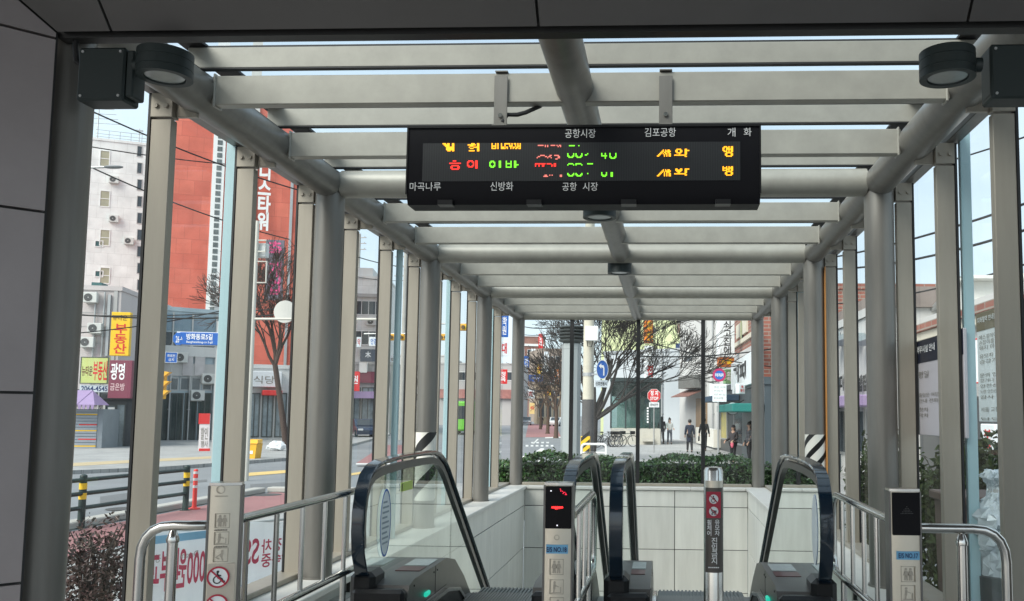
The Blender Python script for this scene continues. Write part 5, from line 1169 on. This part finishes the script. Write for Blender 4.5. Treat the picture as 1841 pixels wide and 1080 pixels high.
# stop sign
c = at(1176, 711, 44); r = thing('stop_sign', 'red octagonal stop sign with white Korean lettering on a thin post', 'traffic sign', (c.x, 44, ZS)); rr = .335
b = MB(); b.ext([(c.x+rr*math.cos(R(22.5+45*k)), 44, c.z+rr*math.sin(R(22.5+45*k))) for k in range(8)], (0, .02, 0)); pb = b.build('plate', M('stop_red', (.62, .03, .035), .5, 0, .04, 3), r)
b = MB(); e_ = [(c.x+(rr+.02)*math.cos(R(22.5+45*k)), 44.022, c.z+(rr+.02)*math.sin(R(22.5+45*k))) for k in range(8)]; b.ext(e_, (0, .012, 0)); b.build('rim', white, r)
fs2 = Fac(1166, 44, 1187, 44); ptxt(fs2, '정 지', (1169.5, 702, 1183, 711), whi, r, off=.003, bold=.04); ptxt(fs2, 'STOP', (1169, 713, 1183.5, 719), whi, r, off=.003, bold=.03)
b = MB(); b.cyl((c.x, 44.06, ZS), (c.x, 44.06, c.z+.2), .03, n=10); b.build('post', galv, r)
q = fs2.rect(1167, 723, 1185, 732); b = MB(fs2.m); b.box(q[0], q[1], 0, .02, q[2], q[3]); b.build('sub_plate', paper, r); ptxt(fs2, '양보운전', (1169, 725, 1183, 730), black, r, off=.003, bold=.02)
# white and yellow-green buildings behind
wh, f9 = building('white_building', 'plain white rendered building behind the glass entrance', 1085, 72, 1223, 68, 634, 14, M('cool_white_render', (.48, .52, .55), .75, 0, .05, .5, streak=1))
wh2, fA = building('white_building', 'bright white corner building with small dark window strip', 1222, 66, 1300, 58, 560, 12, wrend)
window(wh2, fA, (1229, 640, 1246, 652), wing, white)
yg, fC = building('yellow_green_building', 'pale yellow green building rising behind the white ones', 1080, 84, 1262, 82, 555, 16, ygreen)
window(yg, fC, (1217, 580, 1247, 600), M('brown_pane', (.20, .13, .10), .4, 0, .3, 1), cream); window(yg, fC, (1166, 588, 1180, 600), wing, cream)
mu_ = slab(yg, fC, 'mural_strip', (1215, 617, 1249, 629), M('mural_navy', (.02, .05, .14), .5, 0, .4, 2), -.1, -.01)
b = MB(fC.m); u, v = fC.hit(1232, 624); b.disc((u, -.12, v), .3, (1, 0, 0), (0, 0, 1), 20, (0, -.02, 0)); b.build('mural_disc', M('mural_teal', (.30, .55, .50), .5, 0, .2, 3), yg)
psign('vertical_sign', 'orange vertical sign above the glass entrance', 'sign', Fac(1155, 66, 1170, 66.3), (1157, 574, 1170, 617), oran, [('치\n킨', (1159, 578, 1168, 613), yell, .03)], .4)
psign('vertical_sign', 'white vertical sign with red and black print above the glass entrance', 'sign', Fac(1155, 66, 1172, 66.3), (1158, 622, 1172, 684), paper, [('호\n프', (1160, 627, 1170, 650), gtext, .02), ('집', (1160, 656, 1170, 678), redp, .03)], .4)
# right hand shops
rs, fD = building('brick_shop', 'red brick shop building with arched window at right of the end view', 1318, 46, 1362, 37, 540, 10, brick)
slab(rs, fD, 'pale_surround', (1326, 578, 1345, 603), cream, -.08, .02)
b = MB(fD.m); u, v = fD.hit(1336, 592); b.disc((u, -.1, v), (.32, .5), (1, 0, 0), (0, 0, 1), 24, (0, .05, 0)); b.build('arched_window', wing, rs)
slab(rs, fD, 'pale_band', (1318, 603, 1372, 611), cream, -.10, .02); slab(rs, fD, 'white_band', (1318, 628, 1372, 638), wrend, -.15, .02)
psign('shop_sign', 'white fascia sign with bold black brush letters over the teal awning', 'sign', Fac(1322, 41, 1372, 31), (1324, 640, 1372, 694), paper, [('커피', (1328, 654, 1353, 686), black, .05)], .25)
psign('striped_sign', 'narrow white sign with black print beside the brush letter sign', 'sign', Fac(1315, 38, 1334, 38.2), (1316, 668, 1332, 708), paper, [('커\n피', (1320, 674, 1328, 690), black, .02), ('■', (1320, 692, 1328, 700), black, .05)], .2)
psign('vertical_sign', 'tall white vertical sign with black brush letters at right', 'sign', Fac(1288, 42, 1317, 42.2), (1288, 560, 1316, 642), paper, [('쇠\n고\n집\n에', (1296, 578, 1310, 638), black, .015)], .4)
psign('fire_sign', 'orange red sign panel just under the tall white vertical sign', 'sign', Fac(1288, 42, 1317, 42.2), (1289, 643, 1316, 660), M('fire_orange', (.70, .16, .03), .5, 0, .5, 6), [('숯불', (1292, 646, 1312, 655), yell, .03)], .35)
sd, fE_ = building('dark_shop', 'dark shop front with navy awning below the white vertical sign', 1290, 50, 1342, 40, 700, 6, dark)
window(sd, fE_, (1297, 735, 1308, 790), M('yellow_pane', (.50, .42, .10), .3, 0, .5, 3), galv); window(sd, fE_, (1320, 730, 1338, 800), wing, galv)
slab(sd, fE_, 'navy_awning', (1292, 712, 1330, 722), M('navy_cloth', (.02, .05, .09), .7, 0, .1, 3), -1.0, -.02, .02)
slab(sd, fE_, 'pale_shelf', (1262, 770, 1296, 800), offw, -.4, -.02)
tw, fT = building('teal_cafe', 'teal fronted cafe with teal awning at the right edge', 1334, 37.5, 1375, 30, 696, 6, M('cafe_front', (.05, .07, .08), .4, 0, .1, 2))
slab(tw, fT, 'teal_awning', (1336, 727, 1375, 741), M('teal_cloth', (.01, .17, .15), .7, 0, .1, 3), -1.1, -.02, .03)
c = at(1317, 734, 36); r = thing('round_shop_sign', 'round white shop sign on a bracket under the navy awning', 'sign', c); b = MB(); b.disc(c, .26, (1, 0, 0), (0, 0, 1), 30, (0, .1, 0)); b.build('disc', paper, r); b = MB(); b.ring(c, .245, .27, (1, 0, 0), (0, 0, 1), 30, (0, -.01, 0)); b.build('rim', decal, r)
fr2 = Fac(1305, 36, 1330, 36); ptxt(fr2, '김밥\n분식', (1310, 728, 1324, 740), gtext, r, off=.003, bold=.01)
b = MB(); b.cyl((c.x+.2, 36.05, c.z+.2), (c.x+.5, 36.4, c.z+.35), .02, n=8); b.build('bracket', black, r)
# balcony and brown awning on the white corner
slab(wh2, fA, 'balcony', (1238, 676, 1268, 698), M('balcony_grey', (.16, .16, .15), .6, .2, .2, 2), -.8, -.02)
b = MB(fA.m); q = fA.rect(1234, 700, 1266, 714); b.ext([(q[0], -1.2, q[2]), (q[0], -1.2, q[2]+.05), (q[0], -.02, q[3]), (q[0], -.02, q[3]-.08)], (q[1]-q[0], 0, 0)); b.build('brown_awning', M('brown_awning', (.20, .09, .07), .7, 0, .15, 2), wh2)
slab(wh2, fA, 'shop_door', (1252, 716, 1272, 790), M('wood_door', (.30, .20, .12), .5, 0, .2, 2), -.05, -.01)
# no parking sign
c = at(1293, 674, 33); r = thing('no_parking_sign', 'round blue sign with red rim above a white text board', 'traffic sign', (c.x, 33, ZS))
b = MB(); b.disc(c, .25, (1, 0, 0), (0, 0, 1), 32, (0, .02, 0)); b.build('plate', bluep, r)
b = MB(); b.ring(c+Vector((0, -.002, 0)), .17, .25, (1, 0, 0), (0, 0, 1), 32, (0, -.006, 0)); b.build('rim', M('sign_magenta', (.42, .02, .10), .5, 0, 0), r)
fn = Fac(1280, 33, 1307, 33); ptxt(fn, '주정차금지', (1285.5, 671, 1300.5, 677), whi, r, off=.01, bold=.03)
q = fn.rect(1281, 690, 1306, 722); b = MB(fn.m); b.box(q[0], q[1], 0, .02, q[2], q[3]); tb = b.build('text_board', paper, r)
for k, t in enumerate(('견인 지역', '주차 단속 구간', '시간 07~22', '강서구청')): ptxt(fn, t, (1283, 694+k*6.5, 1304-(k % 2)*4, 698+k*6.5), gtext, r, off=.004)
b = MB(); b.cyl((c.x-.03, 33.06, ZS), (c.x-.03, 33.06, c.z), .04, n=10); b.build('post', galv, r)
# bicycles
def bicycle(label, px, Y, rz, col):
    p = at(px, 746, Y); o = Vector((p.x, Y, ZS+.02)); fr = Matrix.Translation(o) @ Matrix.Rotation(rz, 4, 'Z'); r = thing('bicycle', label, 'bicycle', o, 'bicycles parked by the tree'); m = M('bike_'+col[0], col[1], .4, .2, .05, 3)
    for x in (-.52, .52):
        b = MB(fr); b.tube([(x+.32*math.cos(a), 0, .33+.32*math.sin(a)) for a in [2*math.pi*k/24 for k in range(24)]], .024, 6, closed=True); wl = b.build('wheel', black, r)
        b = MB(fr); [b.cyl((x, 0, .33), (x+.31*math.cos(a), 0, .33+.31*math.sin(a)), .004, n=3) for a in [k*.7 for k in range(9)]]; b.build('spokes', galv, wl)
    b = MB(fr)
    for a, c in (((-.52, .33), (-.1, .32)), ((-.1, .32), (-.22, .82)), ((-.2, .75), (.36, .78)), ((-.1, .32), (.38, .70)), ((-.52, .33), (-.2, .74)), ((.52, .33), (.34, .92))): b.cyl((a[0], 0, a[1]), (c[0], 0, c[1]), .02, n=8)
    b.build('frame', m, r)
    b = MB(fr); b.tube([(.22, -.27, .98), (.34, -.14, 1.0), (.34, .14, 1.0), (.22, .27, .98)], .016, 8); b.build('handlebar', galv, r)
    b = MB(fr); b.ball((-.24, 0, .86), (.13, .08, .04), 10, 6); b.build('saddle', black, r)
    b = MB(fr); b.box(.36, .62, -.14, .14, .72, .92, .02); b.build('basket', deckd, r)
for px, Y, rz, cl, lab in ((1089, 51, .5, ('black', (.02, .02, .02)), 'dark parked bicycle nearest the tree trunk'), (1100, 51.5, -.6, ('grey', (.10, .10, .11)), 'grey parked bicycle second from the tree trunk'), (1110, 52, .9, ('blue', (.02, .03, .07)), 'dark blue parked bicycle second from the right end of the row'), (1123, 52.3, .25, ('green', (.03, .06, .05)), 'dark green parked bicycle at the right end of the row')): bicycle(lab, px, Y, rz, cl)
# air conditioners, pipes and more small signs
def aircon(r, fa, px, py, s=.8):
    u, v = fa.hit(px, py); b = MB(fa.m); b.box(u-s*.5, u+s*.5, -.42, -.1, v, v+s*.8, .02); b.box(u-s*.4, u+s*.4, -.1, 0, v-.04, v); o = b.build('air_conditioner', M('aircon_white', (.60, .60, .57), .5, .1, .1, 3), r)
    b = MB(fa.m); b.ring((u-.08, -.425, v+s*.4), s*.05, s*.3, (1, 0, 0), (0, 0, 1), 18, (0, -.01, 0)); b.build('fan_grille', M('grille_dark', (.08, .08, .08), .5, .2, 0), o)
for px, py in ((205, 330), (205, 400), (232, 440)): aircon(ap, fa0, px, py, .9)
for px, py in ((292, 650), (322, 652), (372, 690), (352, 720)): aircon(gb, fg, px, py, .8)
for px, py in ((166, 545), (174, 600), (160, 625)): aircon(bb, fB, px, py, .7)
for px, py in ((620, 585), (668, 585), (655, 640)): aircon(wb, f2, px, py, 1)
for fq_, rr_, cols in ((fB, bb, (170, 186)), (fg, gb, (310, 345, 388)), (fA, wh2, (1270, 1284)), (f9, wh, (1192,))):
    for px in cols:
        u = fq_.hit(px, 600)[0]; b = MB(fq_.m); z1 = rr_.get('_zt', 6)-.1; b.cyl((u, -.12, ZS), (u, -.12, z1), .05, n=8)
        for z in (1.5, 3.5, 5.5): b.box(u-.08, u+.08, -.13, .0, z, z+.06)
        b.build('rain_pipe', galv, rr_)
SG = [(942, 640, 951, 662, 254, '은행', bluep, whi), (968, 600, 976, 626, 209, '노\n래', redp, whi), (966, 655, 974, 672, 164, '책', yell, redp), (987, 676, 997, 690, 164, '꽃집', paper, pink), (998, 664, 1006, 690, 164, '피\n자', oran, paper), (978, 700, 990, 711, 164, '부동산', yell, redp), (993, 702, 1006, 712, 164, '세탁', MATS['navy_header'], whi),
      (641, 606, 649, 624, 78, '약', paper, redp), (664, 606, 680, 622, 78, '안경', paper, bluep), (701, 640, 712, 662, 90, '떡\n집', paper, gtext), (803, 640, 814, 664, 92, '마\n트', redp, whi), (838, 662, 852, 674, 96, '식당', bluep, whi), (897, 664, 912, 690, 80, '정\n육', redp, whi), (1162, 688, 1172, 700, 64, '술', paper, redp),
      (1322, 690, 1333, 708, 34, '떡\n볶이', paper, redp), (1276, 690, 1284, 716, 52, '미\n용', paper, gtext), (1300, 664, 1312, 690, 44, '호\n떡', M('soft_green_board', (.20, .36, .18), .5, 0, .1, 2), whi)]
NM = {'은행': 'blue bank', '노\n래': 'red upright singing room', '책': 'small yellow book', '꽃집': 'white and pink flower', '피\n자': 'orange upright pizza', '부동산': 'yellow estate agent', '세탁': 'dark laundry', '약': 'white chemist', '안경': 'white optician', '떡\n집': 'white rice cake', '마\n트': 'red upright mart', '식당': 'blue diner', '정\n육': 'red butcher', '술': 'white bar', '떡\n볶이': 'white snack', '미\n용': 'white hairdresser', '호\n떡': 'green pancake'}
for x0_, y0_, x1_, y1_, Y_, t_, m1, m2 in SG:
    wx, wy = x1_-x0_, y1_-y0_
    psign('shop_sign', 'small %s shop sign reading %s on a far shop front' % (NM[t_], t_.replace('\n', '')), 'sign', Fac(x0_-2, Y_, x1_+2, Y_+.2), (x0_, y0_, x1_, y1_), m1, [(t_, (x0_+wx*.18, y0_+wy*.16, x1_-wx*.18, y1_-wy*.16), m2, .02)], .25)
car('white parked car at the kerb under the far trees', 1001, 140, -.1, ('white', (.65, .65, .64)))
car('dark blue car driving on the far road behind the left uprights', 655, 66, .5, ('blue', (.03, .05, .10)))
car('silver car driving on the road beyond the second left column', 842, 84, .2, ('silver', (.42, .43, .44)))
# overhead cables
def cable(label, a, c, Ya, Yc, sag=.3, rad=.02):
    p, q = at(a[0], a[1], Ya), at(c[0], c[1], Yc); b = MB(); b.tube([p+(q-p)*(k/14)-Vector((0, 0, sag*4*(k/14)*(1-k/14))) for k in range(15)], rad, 6); tag(b.build('overhead_cable', wire, origin=tuple((p+q)/2)), label, 'cable', 'overhead cables')
CB = [((60, 150), (700, 380), 30, 44, .6), ((60, 245), (700, 300), 30, 44, .5), ((60, 250), (520, 430), 34, 46, .4), ((40, 562), (560, 548), 30, 34, .25), ((40, 556), (560, 560), 30, 34, .3), ((40, 605), (420, 553), 28, 34, .2),
      ((540, 420), (760, 480), 40, 70, .5), ((540, 470), (760, 500), 40, 70, .5), ((1440, 482), (1860, 408), 30, 17, .3), ((1440, 545), (1860, 470), 34, 18, .3), ((1440, 470), (1860, 360), 34, 18, .2), ((1500, 330), (1860, 240), 34, 20, .2), ((1150, 640), (1400, 625), 34, 36, .15), ((1150, 610), (1400, 660), 34, 36, .15), ((935, 585), (1060, 578), 60, 26, .2), ((935, 600), (1060, 583), 60, 26, .2)]
for k, (a, c, y1, y2, s) in enumerate(CB):
    side = 'beyond the left glass' if a[0] < 900 else ('across the view through the end wall' if a[0] < 1300 else 'across the sky at right')
    cable('thin black overhead cable '+side, a, c, y1, y2, s, .022 if k % 2 else .03)
for k, (xa, ya, za, xb, yb, zb) in enumerate(((-9, 12, 9, 6, 9, 9.5), (-9, 14, 10, 8, 8, 9), (-8, 10, 8.5, 8, 13, 8.8), (-9, 8, 9, 8, 10, 9.8))):
    b = MB(); p, q = Vector((xa, ya, za)), Vector((xb, yb, zb)); b.tube([p+(q-p)*(i/10)-Vector((0, 0, .3*4*(i/10)*(1-i/10))) for i in range(11)], .018, 6); tag(b.build('overhead_cable', wire, origin=tuple((p+q)/2)), 'thin black overhead cable crossing above the glass roof', 'cable', 'cables above the glass roof')
# ------------------------------------------------------------------ right side beyond the glass
gh, fG = building('gabled_house', 'white gabled house with chimney above a brick band at right', 1560, 30, 1860, 17, 574, 8, wrend)
zt = gh['_zt']
b = MB(fG.m); u0, u1 = fG.hit(1640, 560)[0], fG.hit(1760, 560)[0]; um = fG.hit(1705, 560)[0]; zr = fG.hit(1700, 516)[1]
b.ext([(u0, .5, zt+.25), (u1, .5, zt+.25), (u1, .5, zr), (um, .5, zr+.1)], (0, 5, 0)); b.build('gable', M('gable_white', (.72, .72, .68), .7, 0, .05, .8), gh)
b = MB(fG.m); b.ext([(u0-.3, .3, zt+.28), (um, .3, zr+.13), (um, .3, zr+.25), (u0-.3, .3, zt+.4)], (0, 5.4, 0)); b.build('roof_edge', galv, gh)
q = fG.rect(1741, 508, 1757, 566); b = MB(fG.m); b.box(q[0], q[1], -.2, .9, q[2]-.1, q[3], .01); b.box(q[0]-.15, q[1]+.35, -.35, 1.05, q[3], q[3]+.08, .01); b.build('chimney', M('gable_white', (.72, .72, .68), .7), gh)
slab(gh, fG, 'brick_band', (1560, 572, 1850, 586), brick, -.3, .02); slab(gh, fG, 'cream_band', (1560, 587, 1850, 601), cream, -.2, .02); slab(gh, fG, 'grey_band', (1560, 690, 1850, 716), bgrey, -.12, .02)
slab(gh, fG, 'dark_opening', (1600, 718, 1850, 900), dark, -.06, .02)
q = fG.rect(1744, 600, 1766, 606); b = MB(fG.m); b.box(q[0], q[1], -.6, -.3, q[2], q[3]); b.build('blue_eave', M('eave_blue', (.05, .16, .28), .5, 0, .1, 2), gh)
psign('shop_sign', 'white shop sign with a pink Korean letter beside the brown notice board', 'sign', Fac(1735, 19, 1775, 18.2), (1738, 610, 1775, 690), paper, [('부', (1744, 628, 1765, 660), pink, .06), ('동산', (1746, 668, 1764, 676), gtext, .01)], .15, frame=redp)
psign('shop_sign', 'pale yellow and white sign with red letters low at right', 'sign', Fac(1772, 14, 1802, 13.5), (1774, 762, 1800, 812), paper, [('부\n동', (1781, 772, 1794, 806), redp, .05)], .1)
b_ = [x for x in bpy.data.objects if x.name.startswith('shop_sign')]
row, fW = building('white_shop_row', 'row of white shops with black sign letters seen between right uprights', 1380, 48, 1600, 24, 600, 8, wrend)
slab(row, fW, 'brick_top', (1380, 572, 1600, 600), M('weathered_brick', (.24, .20, .18), .8, 0, .25, 1), -.05, 3)
for k in range(5): slab(row, fW, 'blue_grey_eave', (1382+k*44, 606, 1424+k*44, 615), M('eave_grey', (.30, .36, .38), .5, 0, .1, 2), -.6, -.02)
for k, t in enumerate(('세탁소', '미용실', '김밥집', '철물점')): txt(t, fW.m, fW.rect(1490+k*26, 670+k*2, 1512+k*26, 700+k*2), black, row, off=.1, bold=.05)
slab(row, fW, 'lilac_awning', (1490, 714, 1600, 732), purp, -1.0, -.02, .03)
for k in range(6): window(row, fW, (1400+k*32, 735, 1428+k*32, 815), wing, galv, mull=2)
b = MB(); b.box(1.750, 1.766, 9.66, 9.705, .70, 3.05, .004); tag(b.build('orange_strip', M('faded_orange', (.50, .22, .06), .5, 0, .15, 4), origin=(1.755, 9.68, .7)), 'thin orange strip standing upright beside the second right column', 'strip')
# plants, planter and wrapped pot outside right
for px, Y, rz_, lab in ((1535, 10.5, .5, 'olive green shrub seen between uprights near the right columns'), (1676, 7.6, .62, 'olive green shrub below the mauve notice board'), (1752, 7.2, .55, 'dense green shrub behind the brown planter'), (1800, 6.8, .45, 'green shrub at the far right edge')):
    c = at(px, 830, Y+.6); shrub('garden_shrub', lab, (max(c.x, 2.55)+.2, Y+.6, .35), (.45, .6, .78), 7500, .042, leafy, 14)
c = at(1775, 930, 6.3); r = thing('planter', 'square brown planter outside the right glass', 'planter', (c.x+.12, 6.5, ZS)); z1 = at(1775, 895, 6.3).z
b = MB(); b.ext([(c.x-.17, 6.25, ZS), (c.x+.5, 6.25, ZS), (c.x+.54, 6.21, z1), (c.x-.21, 6.21, z1)], (0, .6, 0)); b.build('pot', M('terracotta_brown', (.13, .085, .07), .7, 0, .15, 4), r)
b = MB(); b.box(c.x-.24, c.x+.57, 6.18, 6.85, z1-.05, z1+.015, .01); b.build('rim', M('terracotta_brown', (.13, .085, .07), .7), r)
r = thing('wrapped_pot', 'plant wrapped in crumpled white plastic standing by the brown planter', 'wrapped plant', (at(1790, 940, 5.6).x, 5.75, ZS))
b = MB(); pv = [(848, .10), (856, .13), (868, .09), (882, .075), (900, .12), (925, .20), (960, .22), (990, .16), (1040, .13)]
cx_ = at(1796, 940, 5.75).x; prof = [(rr_, at(1796, py, 5.75).z) for py, rr_ in pv]; prof = [(a_[0]+(b_2[0]-a_[0])*k_/4, a_[1]+(b_2[1]-a_[1])*k_/4) for a_, b_2 in zip(prof, prof[1:]) for k_ in range(4)]+[prof[-1]]
n = 36; rings = []
for j, (rr_, z) in enumerate(prof):
    rings.append([b.P((cx_+rr_*.72*(1+.22*math.sin(k*2.9+j*1.7)+random.uniform(-.12, .12))*math.cos(2*math.pi*k/n), 5.75+rr_*.72*(1+random.uniform(-.2, .2))*math.sin(2*math.pi*k/n), z+random.uniform(-.02, .02))) for k in range(n)])
for A, B in zip(rings, rings[1:]):
    for k in range(n): b.face(A[k], A[(k+1) % n], B[(k+1) % n], B[k])
b.face(*rings[0]); b.face(*rings[-1])
b.build('plastic_wrap', M('crumpled_plastic', (.62, .67, .70), .22, 0, .1, 6, .4), r, smooth=False)
b = MB(); b.cyl((cx_, 5.75, prof[12][1]-.012), (cx_, 5.75, prof[12][1]+.012), .06, n=16); b.build('tie', bgrey, r)
b = MB(); b.cyl((cx_, 5.75, ZS), (cx_, 5.75, prof[-1][1]+.02), .12, .14, n=18); b.build('pot', dark, r)
# ------------------------------------------------------------------ people
def skinned(name, V, Ed, rad, mat, parent, fr, sub=1):
    me = bpy.data.meshes.new(name); me.from_pydata([Vector(v) for v in V], Ed, []); o = bpy.data.objects.new(name, me); COL.objects.link(o)
    o.modifiers.new('s', 'SKIN'); s = o.modifiers.new('u', 'SUBSURF'); s.levels = sub; s.render_levels = sub
    for i, sv in enumerate(me.skin_vertices[0].data): sv.radius = (rad[i], rad[i]) if not isinstance(rad[i], tuple) else rad[i]; sv.use_root = i == 0
    bpy.context.view_layer.update(); m2 = bpy.data.meshes.new_from_object(o.evaluated_get(bpy.context.evaluated_depsgraph_get()))
    bpy.data.objects.remove(o); bpy.data.meshes.remove(me)
    off = Vector(parent['_o'])
    for v in m2.vertices: v.co = fr @ v.co-off
    m2.materials.clear(); m2.materials.append(mat); m2.shade_smooth(); m2.name = name
    q = bpy.data.objects.new(name, m2); COL.objects.link(q); q.parent = parent; q['_o'] = tuple(off); return q
def person(label, px, Y, h, rz, coat, legs, stride=.18, hairlen=0, arms=((.05, -.02), (.05, .02)), coatlen=.78, hood=False, z=None, extra=None, seated=False):
    p = at(px, 746, Y); z = ZS+.02 if z is None else z; r = thing('person', label, 'person', (p.x, Y, z)); s = h/1.75
    fr = Matrix.Translation((p.x, Y, z)) @ Matrix.Rotation(rz, 4, 'Z') @ Matrix.Scale(s, 4)
    V = [(0, 0, .95), (0, .01, 1.15), (0, .02, 1.36), (0, .01, 1.47), (0, 0, 1.54), (0, -.015, 1.61), (0, -.01, 1.69)]; E = [(0, 1), (1, 2), (2, 3), (3, 4), (4, 5), (5, 6)]; rd = [.13, .12, .13, .06, .058, .088, .075]
    AV, AE, AR = [(0, 0, coatlen), (0, 0, .98), (0, .01, 1.18), (0, .02, 1.36), (0, .01, 1.47)], [(0, 1), (1, 2), (2, 3), (3, 4)], [(.17, .14), (.165, .135), (.16, .13), (.165, .13), .075]
    LV, LE, LR = [(0, 0, .93)], [], [(.15, .12)]
    for sx, (fx, fy) in zip((-1, 1), arms):
        i = len(V); V += [(sx*.17, .02, 1.41), (sx*(.21+fx*.4), .03, 1.13), (sx*(.22+fx), -.06+fy*2, .90+abs(fy)*1.2), (sx*(.22+fx), -.08+fy*2.4, .83+abs(fy)*1.4)]; E += [(2, i), (i, i+1), (i+1, i+2), (i+2, i+3)]; rd += [.055, .045, .03, .034]
        hx, hy, hz = V[-1]
        for k in range(5):
            j = len(V); dx = (k-2)*.018; V.append((hx+dx-(sx*.035 if k == 0 else 0), hy-.03-(.02 if k == 0 else .012*k % .02), hz-.075+(.045 if k == 0 else 0)-(.012 if k == 2 else 0))); E.append((i+3, j)); rd.append(.009)
        a = len(AV); AV += [(sx*.18, .02, 1.40), V[i+1], V[i+2]]; AE += [(3, a), (a, a+1), (a+1, a+2)]; AR += [.075, .068, .055]
        f = sx*stride; i = len(V); V += [(sx*.09, 0, .90), (sx*.095, -f*.55-.02, .50), (sx*.095, -f+.05*(f < 0), .09), (sx*.10, -f-.15, .035)]; E += [(0, i), (i, i+1), (i+1, i+2), (i+2, i+3)]; rd += [.085, .058, .04, .035]
        a = len(LV); LV += [V[i], V[i+1], V[i+2]]; LE += [(0, a), (a, a+1), (a+1, a+2)]; LR += [.10, .075, .06]
        b = MB(fr); q = V[i+2]; b.ball((q[0], q[1]-.06, .045), (.05, .14, .048), 10, 6); b.build('shoe', black, r)
    body = skinned('body', V, E, rd, skin, r, fr)
    skinned('coat', AV, AE, AR, coat, r, fr); skinned('trousers', LV, LE, LR, legs, r, fr)
    b = MB(fr); b.ball((0, .02, 1.675), (.098, .108, .105), 14, 9); 
    if hairlen: b.ball((0, .06, 1.56), (.09, .06, .14+hairlen), 12, 8)
    b.build('hair', coat if hood else hairm, r)
    for sx in (-1, 1): b = MB(fr); b.ball((sx*.034, -.098, 1.635), (.011, .006, .008), 8, 6); b.build('eye', black, r); b = MB(fr); b.ball((sx*.092, -.005, 1.625), (.012, .02, .03), 8, 6); b.build('ear', skin, r)
    b = MB(fr); b.ball((0, -.108, 1.605), (.012, .016, .022), 8, 6); b.build('nose', skin, r); b = MB(fr); b.ball((0, -.096, 1.57), (.024, .006, .006), 8, 5); b.build('mouth', M('lips', (.30, .10, .09), .5, 0, 0), r)
    if extra: extra(r, fr)
    return r
navy = M('navy_coat', (.014, .022, .045), .8, 0, .15, 8); blk = M('black_coat', (.012, .012, .014), .8, 0, .1, 8); wj = M('white_jacket', (.62, .61, .58), .8, 0, .1, 8); jean = M('grey_trousers', (.10, .11, .13), .85, 0, .15, 8); dkt = M('dark_trousers', (.018, .018, .022), .85, 0, .1, 8)
def bag(r, fr):
    b = MB(fr); b.box(.27, .33, -.25, .05, .52, .78, .02); b.tube([(.3, -.2, .78), (.29, -.1, .88), (.3, 0, .78)], .01, 6); b.build('carried_bag', M('bag_dark', (.03, .03, .035), .6, 0, .1, 6), r)
person('person in a navy coat walking away across the plaza', 1240, 45, 1.66, R(185), navy, dkt, .16, 0, ((.03, .03), (.02, -.02)), .50)
person('person in black walking behind the right black mullion carrying a bag', 1266, 47, 1.72, R(170), blk, dkt, .14, 0, ((.05, .0), (.06, .02)), .66, extra=bag)
person('person all in black standing at the edge of the glass entrance', 1190, 58, 1.76, R(200), blk, dkt, .05, .1)
person('person in a white jacket and grey trousers walking toward the entrance', 1204, 57, 1.68, R(10), wj, jean, .12, .12, ((.0, -.14), (.0, -.14)))
def scarf(r, fr):
    b = MB(fr); b.ball((.05, -.16, .86), (.09, .05, .15), 10, 8, .01); b.build('pink_bundle', M('pink_cloth', (.60, .12, .18), .7, 0, .3, 20), r)
person('person in a dark hooded jacket holding a pink bundle beyond the hedge', 1318, 35, 1.50, R(-40), M('charcoal_jacket', (.05, .045, .05), .8, 0, .25, 10), dkt, .06, .05, ((.0, -.12), (.0, -.13)), .80, True, extra=scarf)
strm = bpy.data.materials.new('striped_jacket'); strm.use_nodes = True; n = strm.node_tree; t = n.nodes.new('ShaderNodeTexCoord'); wv = n.nodes.new('ShaderNodeTexWave'); wv.bands_direction = 'Z'; wv.inputs['Scale'].default_value = 6; rp2 = n.nodes.new('ShaderNodeValToRGB'); rp2.color_ramp.elements[0].color = (.012, .012, .018, 1); rp2.color_ramp.elements[1].color = (.22, .22, .24, 1); rp2.color_ramp.elements[0].position = .6
n.links.new(t.outputs['Object'], wv.inputs[0]); n.links.new(wv.outputs[1], rp2.inputs[0]); n.links.new(rp2.outputs[0], n.nodes['Principled BSDF'].inputs[0])
person('person in a dark striped jacket standing at the right edge of the end wall', 1347, 33.5, 1.64, R(-70), strm, dkt, .05, .12, ((.02, -.02), (.02, -.04)), .80)
def cyc(r, fr):
    for y in (-.55, .5):
        b = MB(fr); b.tube([(0, y+.32*math.cos(a), .33+.32*math.sin(a)) for a in [2*math.pi*k/20 for k in range(20)]], .03, 6, closed=True); b.build('bicycle_wheel', black, r)
    b = MB(fr); b.cyl((0, -.55, .33), (0, -.4, 1.0), .025, n=6); b.cyl((0, -.42, .7), (0, .15, .45), .025, n=6); b.cyl((0, .15, .45), (0, .5, .33), .02, n=6); b.cyl((-.25, -.42, 1.0), (.25, -.42, 1.0), .02, n=6); b.build('bicycle_frame', black, r)
person('cyclist in dark clothes riding away on the far road', 974, 125, 1.7, R(185), blk, dkt, .05, 0, ((.02, -.1), (.02, -.1)), .9, extra=cyc)
bpy.context.view_layer.update()
for o in bpy.data.objects:
    for k in ('_o', '_zt'):
        if k in o: del o[k]
